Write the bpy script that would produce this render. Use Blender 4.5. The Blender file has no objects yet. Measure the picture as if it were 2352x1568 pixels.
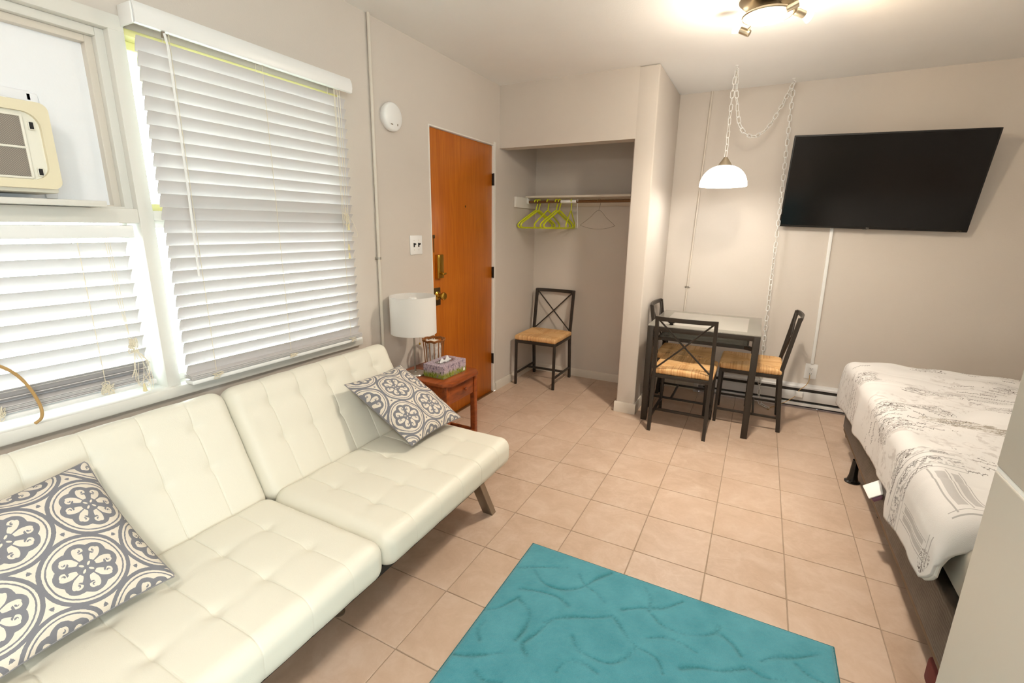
import bpy, bmesh, math, random
import numpy as np
from mathutils import Vector, Matrix

random.seed(7)
rng = np.random.default_rng(7)
PI = math.pi
scene = bpy.context.scene
COL = scene.collection

# ------------------------------------------------------------------ camera
cam_d = bpy.data.cameras.new('camera')
cam = bpy.data.objects.new('camera', cam_d)
COL.objects.link(cam)
cam_d.sensor_width = 36.0
cam_d.lens = 1079.07 / 2352 * 36.0
cam_d.clip_start = 0.02
cam.matrix_world = (Matrix.Translation((1.98035, 0.0, 1.43306)) @ Matrix.Rotation(0.47899, 4, 'Z')
                    @ Matrix.Rotation(1.33138, 4, 'X') @ Matrix.Rotation(0.01302, 4, 'Z'))
scene.camera = cam

# ------------------------------------------------------------------ world: overcast bright sky
world = bpy.data.worlds.new('World')
scene.world = world
world.use_nodes = True
wn = world.node_tree.nodes
wn['Background'].inputs['Color'].default_value = (0.80, 0.91, 1.0, 1)
wn['Background'].inputs['Strength'].default_value = 10.0

# sky portals in the window openings (they only guide sampling)
def portal(loc, rot, sx, sy):
    d = bpy.data.lights.new('sky_portal', 'AREA'); d.shape = 'RECTANGLE'; d.size = sx; d.size_y = sy
    d.cycles.is_portal = True
    o = bpy.data.objects.new('sky_portal', d); COL.objects.link(o); o.location = loc; o.rotation_euler = rot
portal((4.73, -0.775, 1.675), (0, PI / 2, 0), 1.25, 1.65)
portal((-0.16, 0.68, 1.43), (0, -PI / 2, 0), 1.27, 2.46)

# ------------------------------------------------------------------ exposure
scene.view_settings.view_transform = 'Standard'
scene.view_settings.look = 'None'
scene.view_settings.gamma = 1.0
scene.view_settings.exposure = 0.98
scene.view_settings.use_curve_mapping = False
scene.cycles.use_denoising = True
scene.cycles.max_bounces = 8
scene.cycles.diffuse_bounces = 4
scene.cycles.glossy_bounces = 3
scene.cycles.transparent_max_bounces = 12
scene.cycles.use_adaptive_sampling = True
scene.cycles.adaptive_threshold = 0.06
scene.cycles.sample_clamp_indirect = 8.0

# main numbers of the place (metres)
H = 2.508            # ceiling
YB = 4.41            # wall with the television
YC = 3.55            # face of the closet
XC = 1.232           # outer side of the closet
XR, YN = 4.6, -1.7   # walls behind / beside the camera
CEIL_W, PEND_W, REAR_FILL_W = 88.0, 3.6, 44.0

# ================================================================== node helpers
def srgb(r, g, b):
    f = lambda c: (c / 255 / 12.92) if c / 255 <= 0.04045 else ((c / 255 + 0.055) / 1.055) ** 2.4
    return (f(r), f(g), f(b), 1.0)


class X:
    """a scalar socket with arithmetic"""
    nt = None

    def __init__(s, v):
        s.v = v

    @staticmethod
    def op(kind, *a, clamp=False):
        n = X.nt.nodes.new('ShaderNodeMath')
        n.operation = kind
        n.use_clamp = clamp
        for i, q in enumerate(a):
            q = q.v if isinstance(q, X) else q
            if isinstance(q, (int, float)):
                n.inputs[i].default_value = q
            else:
                X.nt.links.new(q, n.inputs[i])
        return X(n.outputs[0])

    def __add__(s, o): return X.op('ADD', s, o)
    __radd__ = __add__
    def __sub__(s, o): return X.op('SUBTRACT', s, o)
    def __rsub__(s, o): return X.op('SUBTRACT', o, s)
    def __mul__(s, o): return X.op('MULTIPLY', s, o)
    __rmul__ = __mul__
    def __truediv__(s, o): return X.op('DIVIDE', s, o)
    def __neg__(s): return X.op('MULTIPLY', s, -1.0)
    def __lt__(s, o): return X.op('LESS_THAN', s, o)
    def __gt__(s, o): return X.op('GREATER_THAN', s, o)
    def abs(s): return X.op('ABSOLUTE', s)
    def floor(s): return X.op('FLOOR', s)
    def cos(s): return X.op('COSINE', s)
    def sin(s): return X.op('SINE', s)
    def sqrt(s): return X.op('SQRT', s)


def mx(a, b): return X.op('MAXIMUM', a, b)
def mn(a, b): return X.op('MINIMUM', a, b)
def hyp(a, b): return (a * a + b * b).sqrt()
def rnd(a): return X.op('ROUND', a)
def band(a, lo, hi): return (a > lo) * (a < hi)
def smooth(a, lo, hi):
    n = X.nt.nodes.new('ShaderNodeMapRange')
    n.interpolation_type = 'SMOOTHSTEP'
    X.nt.links.new(a.v, n.inputs[0])
    n.inputs[1].default_value = lo
    n.inputs[2].default_value = hi
    return X(n.outputs[0])


class Mat:
    def __init__(s, name, col=(0.8, 0.8, 0.8, 1), rough=0.5, metal=0.0, spec=0.5):
        s.m = bpy.data.materials.new(name)
        s.m.use_nodes = True
        s.nt = s.m.node_tree
        s.n, s.l = s.nt.nodes, s.nt.links
        s.b = s.n['Principled BSDF']
        s.out = s.n['Material Output']
        s.b.inputs['Base Color'].default_value = col
        s.b.inputs['Roughness'].default_value = rough
        s.b.inputs['Metallic'].default_value = metal
        s.b.inputs['Specular IOR Level'].default_value = spec
        X.nt = s.nt

    def coord(s, kind='Object'):
        X.nt = s.nt
        n = s.n.new('ShaderNodeTexCoord')
        return n.outputs[kind]

    def xyz(s, vec):
        n = s.n.new('ShaderNodeSeparateXYZ')
        s.l.new(vec, n.inputs[0])
        return X(n.outputs[0]), X(n.outputs[1]), X(n.outputs[2])

    def comb(s, a, b, c=0.0):
        n = s.n.new('ShaderNodeCombineXYZ')
        for i, q in enumerate((a, b, c)):
            if isinstance(q, X):
                s.l.new(q.v, n.inputs[i])
            else:
                n.inputs[i].default_value = q
        return n.outputs[0]

    def mapping(s, vec, scale=(1, 1, 1), loc=(0, 0, 0)):
        n = s.n.new('ShaderNodeMapping')
        s.l.new(vec, n.inputs[0])
        n.inputs['Scale'].default_value = scale
        n.inputs['Location'].default_value = loc
        return n.outputs[0]

    def noise(s, vec, scale=5.0, detail=3.0, rough=0.5, dist=0.0):
        n = s.n.new('ShaderNodeTexNoise')
        s.l.new(vec, n.inputs['Vector'])
        n.inputs['Scale'].default_value = scale
        n.inputs['Detail'].default_value = detail
        n.inputs['Roughness'].default_value = rough
        n.inputs['Distortion'].default_value = dist
        return X(n.outputs[0])

    def ramp(s, x, stops, interp='LINEAR'):
        n = s.n.new('ShaderNodeValToRGB')
        n.color_ramp.interpolation = interp
        e = n.color_ramp.elements
        e[0].position, e[0].color = stops[0]
        e[1].position, e[1].color = stops[-1]
        for p, c in stops[1:-1]:
            q = e.new(p)
            q.color = c
        s.l.new(x.v, n.inputs[0])
        return n.outputs[0]

    def mix(s, fac, a, b, kind='MIX'):
        n = s.n.new('ShaderNodeMix')
        n.data_type = 'RGBA'
        n.blend_type = kind
        if isinstance(fac, X):
            s.l.new(fac.v, n.inputs[0])
        else:
            n.inputs[0].default_value = fac
        for q, i in ((a, 6), (b, 7)):
            if isinstance(q, tuple):
                n.inputs[i].default_value = q
            else:
                s.l.new(q, n.inputs[i])
        return n.outputs[2]

    def color(s, sock):
        s.l.new(sock, s.b.inputs['Base Color'])
        return s

    def bump(s, x, strength=0.2, dist=0.002):
        n = s.n.new('ShaderNodeBump')
        n.inputs['Strength'].default_value = strength
        n.inputs['Distance'].default_value = dist
        s.l.new(x.v, n.inputs['Height'])
        s.l.new(n.outputs[0], s.b.inputs['Normal'])
        return s

    def emit(s, col, strength):
        s.b.inputs['Emission Color'].default_value = col
        s.b.inputs['Emission Strength'].default_value = strength
        return s

    def translucent(s, fac, col):
        t = s.n.new('ShaderNodeBsdfTranslucent')
        t.inputs['Color'].default_value = col
        m = s.n.new('ShaderNodeMixShader')
        m.inputs[0].default_value = fac
        s.l.new(s.b.outputs[0], m.inputs[1])
        s.l.new(t.outputs[0], m.inputs[2])
        s.l.new(m.outputs[0], s.out.inputs['Surface'])
        return s

    def glass(s, tint=(1, 1, 1, 1), frost=None):
        """thin pane: mostly clear, mirror-like at grazing angles"""
        tr = s.n.new('ShaderNodeBsdfTransparent')
        tr.inputs[0].default_value = tint
        gl = s.n.new('ShaderNodeBsdfGlossy')
        gl.inputs['Roughness'].default_value = 0.03
        fr = s.n.new('ShaderNodeFresnel')
        fr.inputs[0].default_value = 1.45
        m = s.n.new('ShaderNodeMixShader')
        s.l.new(fr.outputs[0], m.inputs[0])
        s.l.new(tr.outputs[0], m.inputs[1])
        s.l.new(gl.outputs[0], m.inputs[2])
        out = m.outputs[0]
        if frost is not None:
            m2 = s.n.new('ShaderNodeMixShader')
            s.l.new(frost.v, m2.inputs[0])
            s.l.new(out, m2.inputs[1])
            s.l.new(s.b.outputs[0], m2.inputs[2])
            out = m2.outputs[0]
        s.l.new(out, s.out.inputs['Surface'])
        return s


# ================================================================== materials
M = {}

def plain(key, col, rough=0.5, metal=0.0, spec=0.5, grain=0.0, scale=400.0):
    m = Mat(key, col, rough, metal, spec)
    if grain:
        m.bump(m.noise(m.coord(), scale, 3.0), grain, 0.001)
    M[key] = m.m
    return m

def wall_mat(key, col, bump=0.25):
    m = Mat(key, col, 0.62, 0, 0.3)
    c = m.coord()
    n = m.noise(c, 2.2, 4.0)
    m.color(m.mix(n, tuple(q * 0.96 for q in col[:3]) + (1,), tuple(min(1, q * 1.03) for q in col[:3]) + (1,)))
    m.bump(m.noise(c, 160.0, 4.0) + m.noise(c, 40.0, 2.0) * 0.7, bump, 0.0015)
    M[key] = m.m

wall_mat('wall_paint', srgb(212, 203, 193))
wall_mat('ceiling_paint', srgb(244, 243, 241), 0.35)
wall_mat('board_white', srgb(240, 240, 242), 0.15)
plain('trim_white', srgb(232, 228, 220), 0.4)
plain('trim_wall', srgb(216, 207, 194), 0.4)
plain('frame_grey', srgb(222, 219, 211), 0.45, grain=0.1)
plain('frame_yellow', srgb(222, 216, 150), 0.45)
plain('white_plastic', srgb(240, 240, 238), 0.3)
plain('cord_white', srgb(232, 222, 200), 0.7)
plain('cord_grey', srgb(176, 168, 152), 0.6)
plain('tassel', srgb(226, 214, 168), 0.5)
plain('steel', srgb(190, 186, 178), 0.28, 1.0)
plain('chrome_dark', srgb(150, 140, 126), 0.35, 0.9)
plain('nickel', srgb(205, 192, 168), 0.32, 1.0)
plain('brass', srgb(205, 165, 70), 0.22, 1.0)
plain('brass_dark', srgb(96, 74, 40), 0.45, 0.7)
plain('dark_metal', srgb(52, 45, 38), 0.42, 0.2, grain=0.08)
plain('black', srgb(18, 17, 16), 0.5)
plain('black_gloss', srgb(14, 13, 12), 0.12)
plain('black_matte', srgb(22, 20, 18), 0.75)
plain('tv_screen', srgb(9, 8, 8), 0.16, 0, 0.4)
plain('heater_paint', srgb(222, 222, 222), 0.35)
plain('heater_dark', srgb(60, 55, 50), 0.6)
plain('ac_cream', srgb(226, 216, 186), 0.42)
plain('ac_inner', srgb(232, 228, 214), 0.45)
plain('hanger_green', srgb(206, 214, 30), 0.35)
plain('wire_grey', srgb(140, 128, 112), 0.4, 0.5)
plain('rod_brown', srgb(120, 84, 50), 0.35, 0.4)
plain('shelf_paint', srgb(220, 210, 195), 0.5)
plain('grout', srgb(158, 138, 118), 0.85)
plain('orange_plastic', srgb(220, 100, 40), 0.5)
plain('cord_tan', srgb(186, 150, 96), 0.6)
plain('cabinet_paint', srgb(205, 199, 188), 0.38)
plain('seam_white', srgb(250, 250, 246), 0.4)
plain('maroon', srgb(96, 32, 28), 0.7)
plain('tag_purple', srgb(128, 92, 112), 0.7)
plain('tissue', srgb(244, 244, 246), 0.8).translucent(0.3, (0.9, 0.9, 0.92, 1))
plain('candle_wax', srgb(240, 236, 228), 0.5)
plain('rattan', srgb(150, 92, 40), 0.5, grain=0.3)
plain('sofa_frame', srgb(28, 24, 22), 0.6)
plain('mattress_grey', srgb(170, 162, 150), 0.8)

m = plain('blind_slat', srgb(212, 208, 207), 0.4)
m.translucent(0.07, (0.9, 0.88, 0.86, 1))
m = plain('lamp_shade', srgb(252, 251, 249), 0.7)
m.translucent(0.35, (0.95, 0.94, 0.9, 1))
m = Mat('window_glass'); m.glass((0.97, 0.99, 0.96, 1)); M['window_glass'] = m.m
m = Mat('jar_glass'); m.glass((0.92, 0.93, 0.93, 1)); M['jar_glass'] = m.m

# pendant shade and lamp bulbs give light
m = plain('pendant_glass', srgb(250, 250, 250), 0.3); m.emit((1, 0.98, 0.95, 1), 1.6)
m = plain('bulb_warm', (1, 1, 1, 1), 0.3); m.emit((1.0, 0.84, 0.58, 1), 4.0)
m = plain('disc_glass', (1, 1, 1, 1), 0.3); m.emit((1.0, 0.90, 0.70, 1), 1.15)

m = plain('bulb_glass', (1, 0.95, 0.85, 1), 0.2); m.emit((1.0, 0.86, 0.62, 1), 0.55)

# sofa leather
m = Mat('ivory_leather', srgb(228, 224, 209), 0.42, 0, 0.4)
c = m.coord()
vo = m.n.new('ShaderNodeTexVoronoi'); m.l.new(c, vo.inputs['Vector']); vo.inputs['Scale'].default_value = 420
m.bump(X(vo.outputs['Distance']) + m.noise(c, 60, 3) * 0.6, 0.18, 0.001)
M['ivory_leather'] = m.m
plain('sofa_thread', srgb(206, 196, 168), 0.6)

# door: flat orange stained veneer
m = Mat('door_wood', srgb(182, 92, 18), 0.33, 0, 0.4)
c = m.mapping(m.coord(), (6, 9, 0.55))
n1 = m.noise(c, 3.0, 5.0, 0.55, 1.6)
n2 = m.noise(m.mapping(m.coord(), (1, 90, 2.2)), 1.0, 3.0)
n3 = m.noise(m.coord(), 1.3, 2.0)
m.color(m.ramp(n1 * 0.5 + n2 * 0.2 + n3 * 0.3, [(0.28, srgb(150, 76, 10)), (0.5, srgb(180, 98, 20)), (0.72, srgb(198, 118, 34))]))
M['door_wood'] = m.m
# side table wood
m = Mat('table_wood', srgb(134, 62, 24), 0.3, 0, 0.5)
c = m.mapping(m.coord(), (7, 1.2, 7))
m.color(m.ramp(m.noise(c, 5.0, 4.0, 0.5, 0.8), [(0.3, srgb(112, 50, 18)), (0.5, srgb(142, 68, 26)), (0.7, srgb(164, 84, 36))]))
M['table_wood'] = m.m

# floor tile: cloudy peach beige, each tile a little different
m = Mat('floor_tile', srgb(214, 181, 150), 0.27, 0, 0.5)
oi = m.n.new('ShaderNodeObjectInfo')
ca = m.n.new('ShaderNodeVectorMath'); ca.operation = 'ADD'
sc_ = m.n.new('ShaderNodeVectorMath'); sc_.operation = 'SCALE'
m.l.new(oi.outputs['Random'], sc_.inputs['Scale'])
sc_.inputs[0].default_value = (37.0, 53.0, 11.0)
m.l.new(m.coord(), ca.inputs[0]); m.l.new(sc_.outputs[0], ca.inputs[1])
nA = m.noise(ca.outputs[0], 7.0, 6.0, 0.6, 0.8)
nB = m.noise(ca.outputs[0], 26.0, 4.0, 0.6, 1.5)
base = m.ramp(nA * 0.75 + nB * 0.25, [(0.30, srgb(178, 152, 130)), (0.5, srgb(193, 168, 147)), (0.68, srgb(206, 185, 167))])
rv = X(oi.outputs['Random'])
base = m.mix(rv * 0.35, base, srgb(202, 176, 154))
m.color(base)
m.bump(nB + m.noise(ca.outputs[0], 90.0, 3.0) * 0.4, 0.10, 0.001)
m.l.new((0.30 + nA * 0.16).v, m.b.inputs['Roughness'])
M['floor_tile'] = m.m

# rug
m = Mat('rug_pile', srgb(62, 140, 146), 0.95, 0, 0.1)
at_ = m.n.new('ShaderNodeAttribute'); at_.attribute_name = 'groove'
c = m.coord()
nn = m.noise(c, 9.0, 4.0, 0.6)
fine = m.noise(c, 420.0, 2.0)
col = m.ramp(nn * 0.6 + fine * 0.4, [(0.3, srgb(58, 136, 150)), (0.7, srgb(90, 164, 178))])
col = m.mix(X(at_.outputs['Fac']) * (0.3 + m.noise(c, 160.0, 3.0) * 0.9), col, srgb(32, 106, 110))
m.color(col)
m.bump(fine + m.noise(c, 1100.0, 2.0), 0.5, 0.003)
m.b.inputs['Sheen Weight'].default_value = 0.3
M['rug_pile'] = m.m
plain('rug_edge', srgb(44, 112, 120), 0.95)

# rush seat
m = Mat('rush', srgb(214, 160, 94), 0.6, 0, 0.3)
at_ = m.n.new('ShaderNodeAttribute'); at_.attribute_name = 'strand'
c = m.coord()
m.color(m.ramp(X(at_.outputs['Fac']) * 0.75 + m.noise(c, 45.0, 3.0) * 0.35,
               [(0.0, srgb(176, 122, 70)), (0.4, srgb(208, 160, 106)), (1.0, srgb(226, 186, 134))]))
m.bump(m.noise(c, 300.0, 3.0), 0.3, 0.001)
M['rush'] = m.m

# box spring: dark satin with faint ripples
m = Mat('box_satin', srgb(70, 62, 54), 0.42, 0, 0.4)
c = m.coord()
w = m.n.new('ShaderNodeTexWave'); w.inputs['Scale'].default_value = 26; w.inputs['Distortion'].default_value = 5
w.bands_direction = 'Z'
m.l.new(c, w.inputs['Vector'])
m.bump(X(w.outputs['Fac']), 0.2, 0.003)
m.color(m.ramp(m.noise(c, 14.0, 3.0), [(0.3, srgb(58, 50, 43)), (0.7, srgb(84, 75, 66))]))
M['box_satin'] = m.m
plain('box_trim', srgb(112, 90, 68), 0.7)
# mesh filter of the air conditioner
m = Mat('filter_mesh', srgb(140, 130, 118), 0.7)
x_, y_, z_ = m.xyz(m.coord())
g = ((y_ * 1300.0).sin() * (z_ * 1300.0).sin())
m.color(m.mix(smooth(g, -0.4, 0.8), srgb(118, 108, 98), srgb(166, 157, 145)))
M['filter_mesh'] = m.m
# dining table glass: frosted border, centre tinted pale to stand for the wall's reflection
m = Mat('table_glass', srgb(200, 200, 196), 0.5)
x_, y_, z_ = m.xyz(m.coord())
d = mx(x_.abs(), y_.abs())
m.color(m.mix(band(d, 0.285, 0.40), srgb(214, 208, 198), srgb(170, 164, 154)))
m.glass((0.93, 0.95, 0.94, 1), X.op('ADD', 0.42, 0.0))
M['table_glass'] = m.m
m = Mat('shelf_glass', srgb(170, 165, 155), 0.4)
m.glass((0.86, 0.87, 0.85, 1), X.op('ADD', 0.16, 0.0))
M['shelf_glass'] = m.m

# cushion print: staggered medallions with curled petals
def cushion_material():
    m = Mat('medallion_cloth', srgb(128, 128, 134), 0.85, 0, 0.2)
    uvn = m.n.new('ShaderNodeUVMap')
    u, v, _ = m.xyz(uvn.outputs[0])
    wob = m.noise(uvn.outputs[0], 60.0, 1.0) * 0.05 - 0.025
    P = 0.43                                  # pitch as a part of the cushion side
    a = (u + 0.03) / P
    b = (v + 0.09) / (P * 0.8660)
    # nearest of lattice rows
    def cell(r):
        o = (r * 0.5 - (r * 0.5).floor())
        cx = rnd(a - o) + o
        dx = a - cx
        dy = (b - r) * 0.8660
        return dx, dy, hyp(dx, dy)
    fr = b.floor()
    d1 = cell(fr); d2 = cell(fr + 1.0)
    pick = d1[2] < d2[2]
    dx = d1[0] * pick + d2[0] * (1.0 - pick)
    dy = d1[1] * pick + d2[1] * (1.0 - pick)
    far = mx(d1[2], d2[2])
    r = mn(d1[2], d2[2]) + wob * 0.2
    th = X.op('ARCTAN2', dy, dx)
    cream = band(r, 0.428, 0.456)
    disc = r < 0.408
    flower_edge = 0.325 + (th * 4.0).cos().abs() * 0.045
    flower = r < flower_edge
    # eight petals, mirrored in pairs
    s = th / (PI / 4) 
    k = rnd(s)
    ph = (s - k) * (PI / 4)
    par = (k * 0.5 - (k * 0.5).floor()) * 4.0 - 1.0
    pu = r * ph.cos()
    pv = r * ph.sin() * par
    body = hyp((pu - 0.205) / 0.105, (pv + 0.016) / 0.048) < 1.0
    curl = hyp(pu - 0.225, pv - 0.022) < 0.028
    hook = band(hyp(pu - 0.252, pv - 0.016), 0.022, 0.050) * (pu > 0.222)
    petal = mx(body * (1.0 - curl), hook) * (pv.abs() < pu * 0.34)
    # four seeds in the centre
    s4 = (th - PI / 4) / (PI / 2)
    p4 = (s4 - rnd(s4)) * (PI / 2)
    seed = hyp((r * p4.cos() - 0.058) / 0.030, (r * p4.sin()) / 0.014) < 1.0
    inner = mx(petal * (r > 0.112), seed)
    disc_c = disc * mx((1.0 - flower), inner * (r < flower_edge - 0.022))
    # small cream darts between three medallions, each with a grey sprig
    dartc = (r > 0.508)
    sprig = hyp(r - 0.575, ((th * 6.0 / PI - rnd(th * 6.0 / PI)) * (PI / 6)) * 0.55) < 0.022
    stem = (r > 0.545) * ((((th * 6.0 / PI - rnd(th * 6.0 / PI)) * (PI / 6)) * 0.55).abs() < 0.006)
    tri = dartc * (1.0 - mx(sprig, stem))
    mask = mn(mx(mx(cream, disc_c), tri * 1.0), 1.0)
    col = m.mix(mask, srgb(128, 128, 134), srgb(226, 216, 202))
    m.color(col)
    c = uvn.outputs[0]
    weave = (u * 900.0).sin() * (v * 900.0).sin()
    m.bump(weave + mask * 1.2, 0.25, 0.001)
    M['medallion_cloth'] = m.m
cushion_material()
plain('hem_cloth', srgb(222, 218, 212), 0.8)
plain('cushion_back', srgb(134, 132, 134), 0.85)

# comforter print: lines of handwriting, brown and olive sketches, grey columns
def comforter_material():
    m = Mat('script_cloth', srgb(226, 222, 216), 0.8, 0, 0.2)
    uvn = m.n.new('ShaderNodeUVMap')
    uv = uvn.outputs[0]
    u, v, _ = m.xyz(uv)                         # metres on the cloth
    n_lo = m.noise(uv, 3.0, 3.0)
    n_mid = m.noise(m.mapping(uv, (1, 1, 1), (3.1, 7.7, 0)), 1.8, 2.0)
    # handwriting: a wavering line in every row, broken into words
    vv = v + (n_lo - 0.5) * 0.06
    row = (vv / 0.050).floor()
    f = vv / 0.050 - row - 0.5
    wr = m.noise(m.comb(u * 1.0 + row * 7.31, row * 3.7, 0.0), 105.0, 1.5, 0.6)
    words = m.noise(m.comb(u + row * 2.3, row * 5.1, 1.0), 9.0, 1.0)
    script = ((f - (wr - 0.5) * 1.3).abs() < 0.075) * (words > 0.49) * (n_mid > 0.50) * (v > 0.40)
    # sketches: contour strokes kept inside a few motifs
    rag = m.noise(uv, 16.0, 2.0) * 0.9 - 0.45
    def motif(cu, cv, ru, rv):
        return (hyp((u - cu) / ru, (v - cv) / rv) + rag) < 1.0
    brown = motif(0.23, 0.92, 0.10, 0.09)
    for q in ((0.28, 1.12, 0.08, 0.06), (0.42, 1.17, 0.13, 0.040), (0.52, 1.47, 0.13, 0.045), (0.63, 1.99, 0.09, 0.05), (0.20, 0.60, 0.08, 0.06),
              (0.82, 1.28, 0.14, 0.04), (0.95, 1.72, 0.12, 0.04), (0.28, 1.66, 0.05, 0.10), (0.07, 0.11, 0.05, 0.045)):
        brown = mx(brown, motif(*q))
    olive = mx(motif(0.51, 1.03, 0.13, 0.045), mx(motif(0.66, 0.96, 0.13, 0.045), motif(0.85, 1.02, 0.10, 0.04)))
    sk = m.noise(m.mapping(uv, (0.8, 2.0, 1)), 17.0, 3.0, 0.6, 1.2)
    line = ((sk * 8.0 - (sk * 8.0).floor() - 0.5).abs() < 0.12)
    strokes = line * brown
    branch = mx(line, smooth(m.noise(m.mapping(uv, (0.6, 3.0, 1), (2, 1, 0)), 12.0, 4.0, 0.6, 1.5), 0.52, 0.60) * 0.8) * olive
    # grey stamps
    pat3 = m.noise(m.mapping(uv, (1, 1, 1), (8.5, 4.4, 0)), 2.6, 1.0)
    wash = smooth(m.noise(uv, 18.0, 4.0, 0.7, 1.0), 0.5, 0.62) * (pat3 > 0.50) * (v > 0.45)
    # a temple front drawn in grey near the folded corner
    def box(x0, x1, y0, y1):
        return band(u, x0, x1) * band(v, y0, y1)
    cols = box(0.06, 0.36, 0.520, 0.526)
    for o in (0.075, 0.275):
        for q in (0.0, 0.036):
            cols = mx(cols, box(o + q, o + q + 0.022, 0.15, 0.38) * 0.75)
            cols = mx(cols, box(o + q + 0.026, o + q + 0.029, 0.13, 0.40))
        cols = mx(cols, mx(box(o - 0.012, o - 0.008, 0.11, 0.41), box(o - 0.03, o + 0.10, 0.094, 0.100)))
        cols = mx(cols, box(o - 0.03, o + 0.10, 0.118, 0.122))
    for q in (0.415, 0.440, 0.492):
        cols = mx(cols, box(0.0, 0.37, q, q + 0.004))
    cols = mx(cols, box(0.0, 0.37, 0.446, 0.490) * (m.noise(uv, 70.0, 2.0) > 0.54))
    cols = mx(cols, box(0.10, 0.34, 0.53, 0.60) * smooth(m.noise(uv, 40.0, 3.0), 0.45, 0.6) * 0.8)
    base = m.mix(n_lo * 0.6, srgb(222, 220, 218), srgb(204, 199, 194))
    col = m.mix(wash * 0.5, base, srgb(172, 164, 160))
    col = m.mix(branch * 0.8, col, srgb(100, 82, 44))
    col = m.mix(strokes * 0.95, col, srgb(62, 46, 40))
    col = m.mix(script * 0.7, col, srgb(84, 78, 76))
    col = m.mix(cols * 0.6, col, srgb(126, 122, 122))
    m.color(col)
    m.bump(m.noise(uv, 500.0, 2.0) + m.noise(uv, 9.0, 3.0) * 3.0, 0.3, 0.004)
    M['script_cloth'] = m.m
comforter_material()

# tissue box print: lavender stalks
m = Mat('lavender_print', srgb(170, 150, 175), 0.5)
c = m.coord()
x_, y_, z_ = m.xyz(c)
n1 = m.noise(m.mapping(c, (1, 1, 0.35)), 110.0, 3.0, 0.7)
n2 = m.noise(c, 240.0, 3.0)
up = m.ramp(n1 * 0.6 + n2 * 0.4, [(0.40, srgb(66, 56, 80)), (0.46, srgb(150, 134, 152)), (0.54, srgb(206, 190, 198)), (0.64, srgb(136, 118, 130))])
lo = m.ramp(n1, [(0.35, srgb(64, 72, 30)), (0.5, srgb(150, 168, 52)), (0.65, srgb(120, 104, 120))])
m.color(m.mix(smooth(z_ + (n1 - 0.5) * 0.07, 0.02, 0.045), lo, up))
M['lavender_print'] = m.m
m = Mat('birch_paper', srgb(228, 222, 216), 0.7)
m.color(m.ramp(m.noise(m.mapping(m.coord(), (30, 30, 8)), 2.0, 4.0), [(0.35, srgb(150, 138, 130)), (0.5, srgb(226, 220, 214)), (0.8, srgb(240, 236, 232))]))
M['birch_paper'] = m.m


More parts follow.
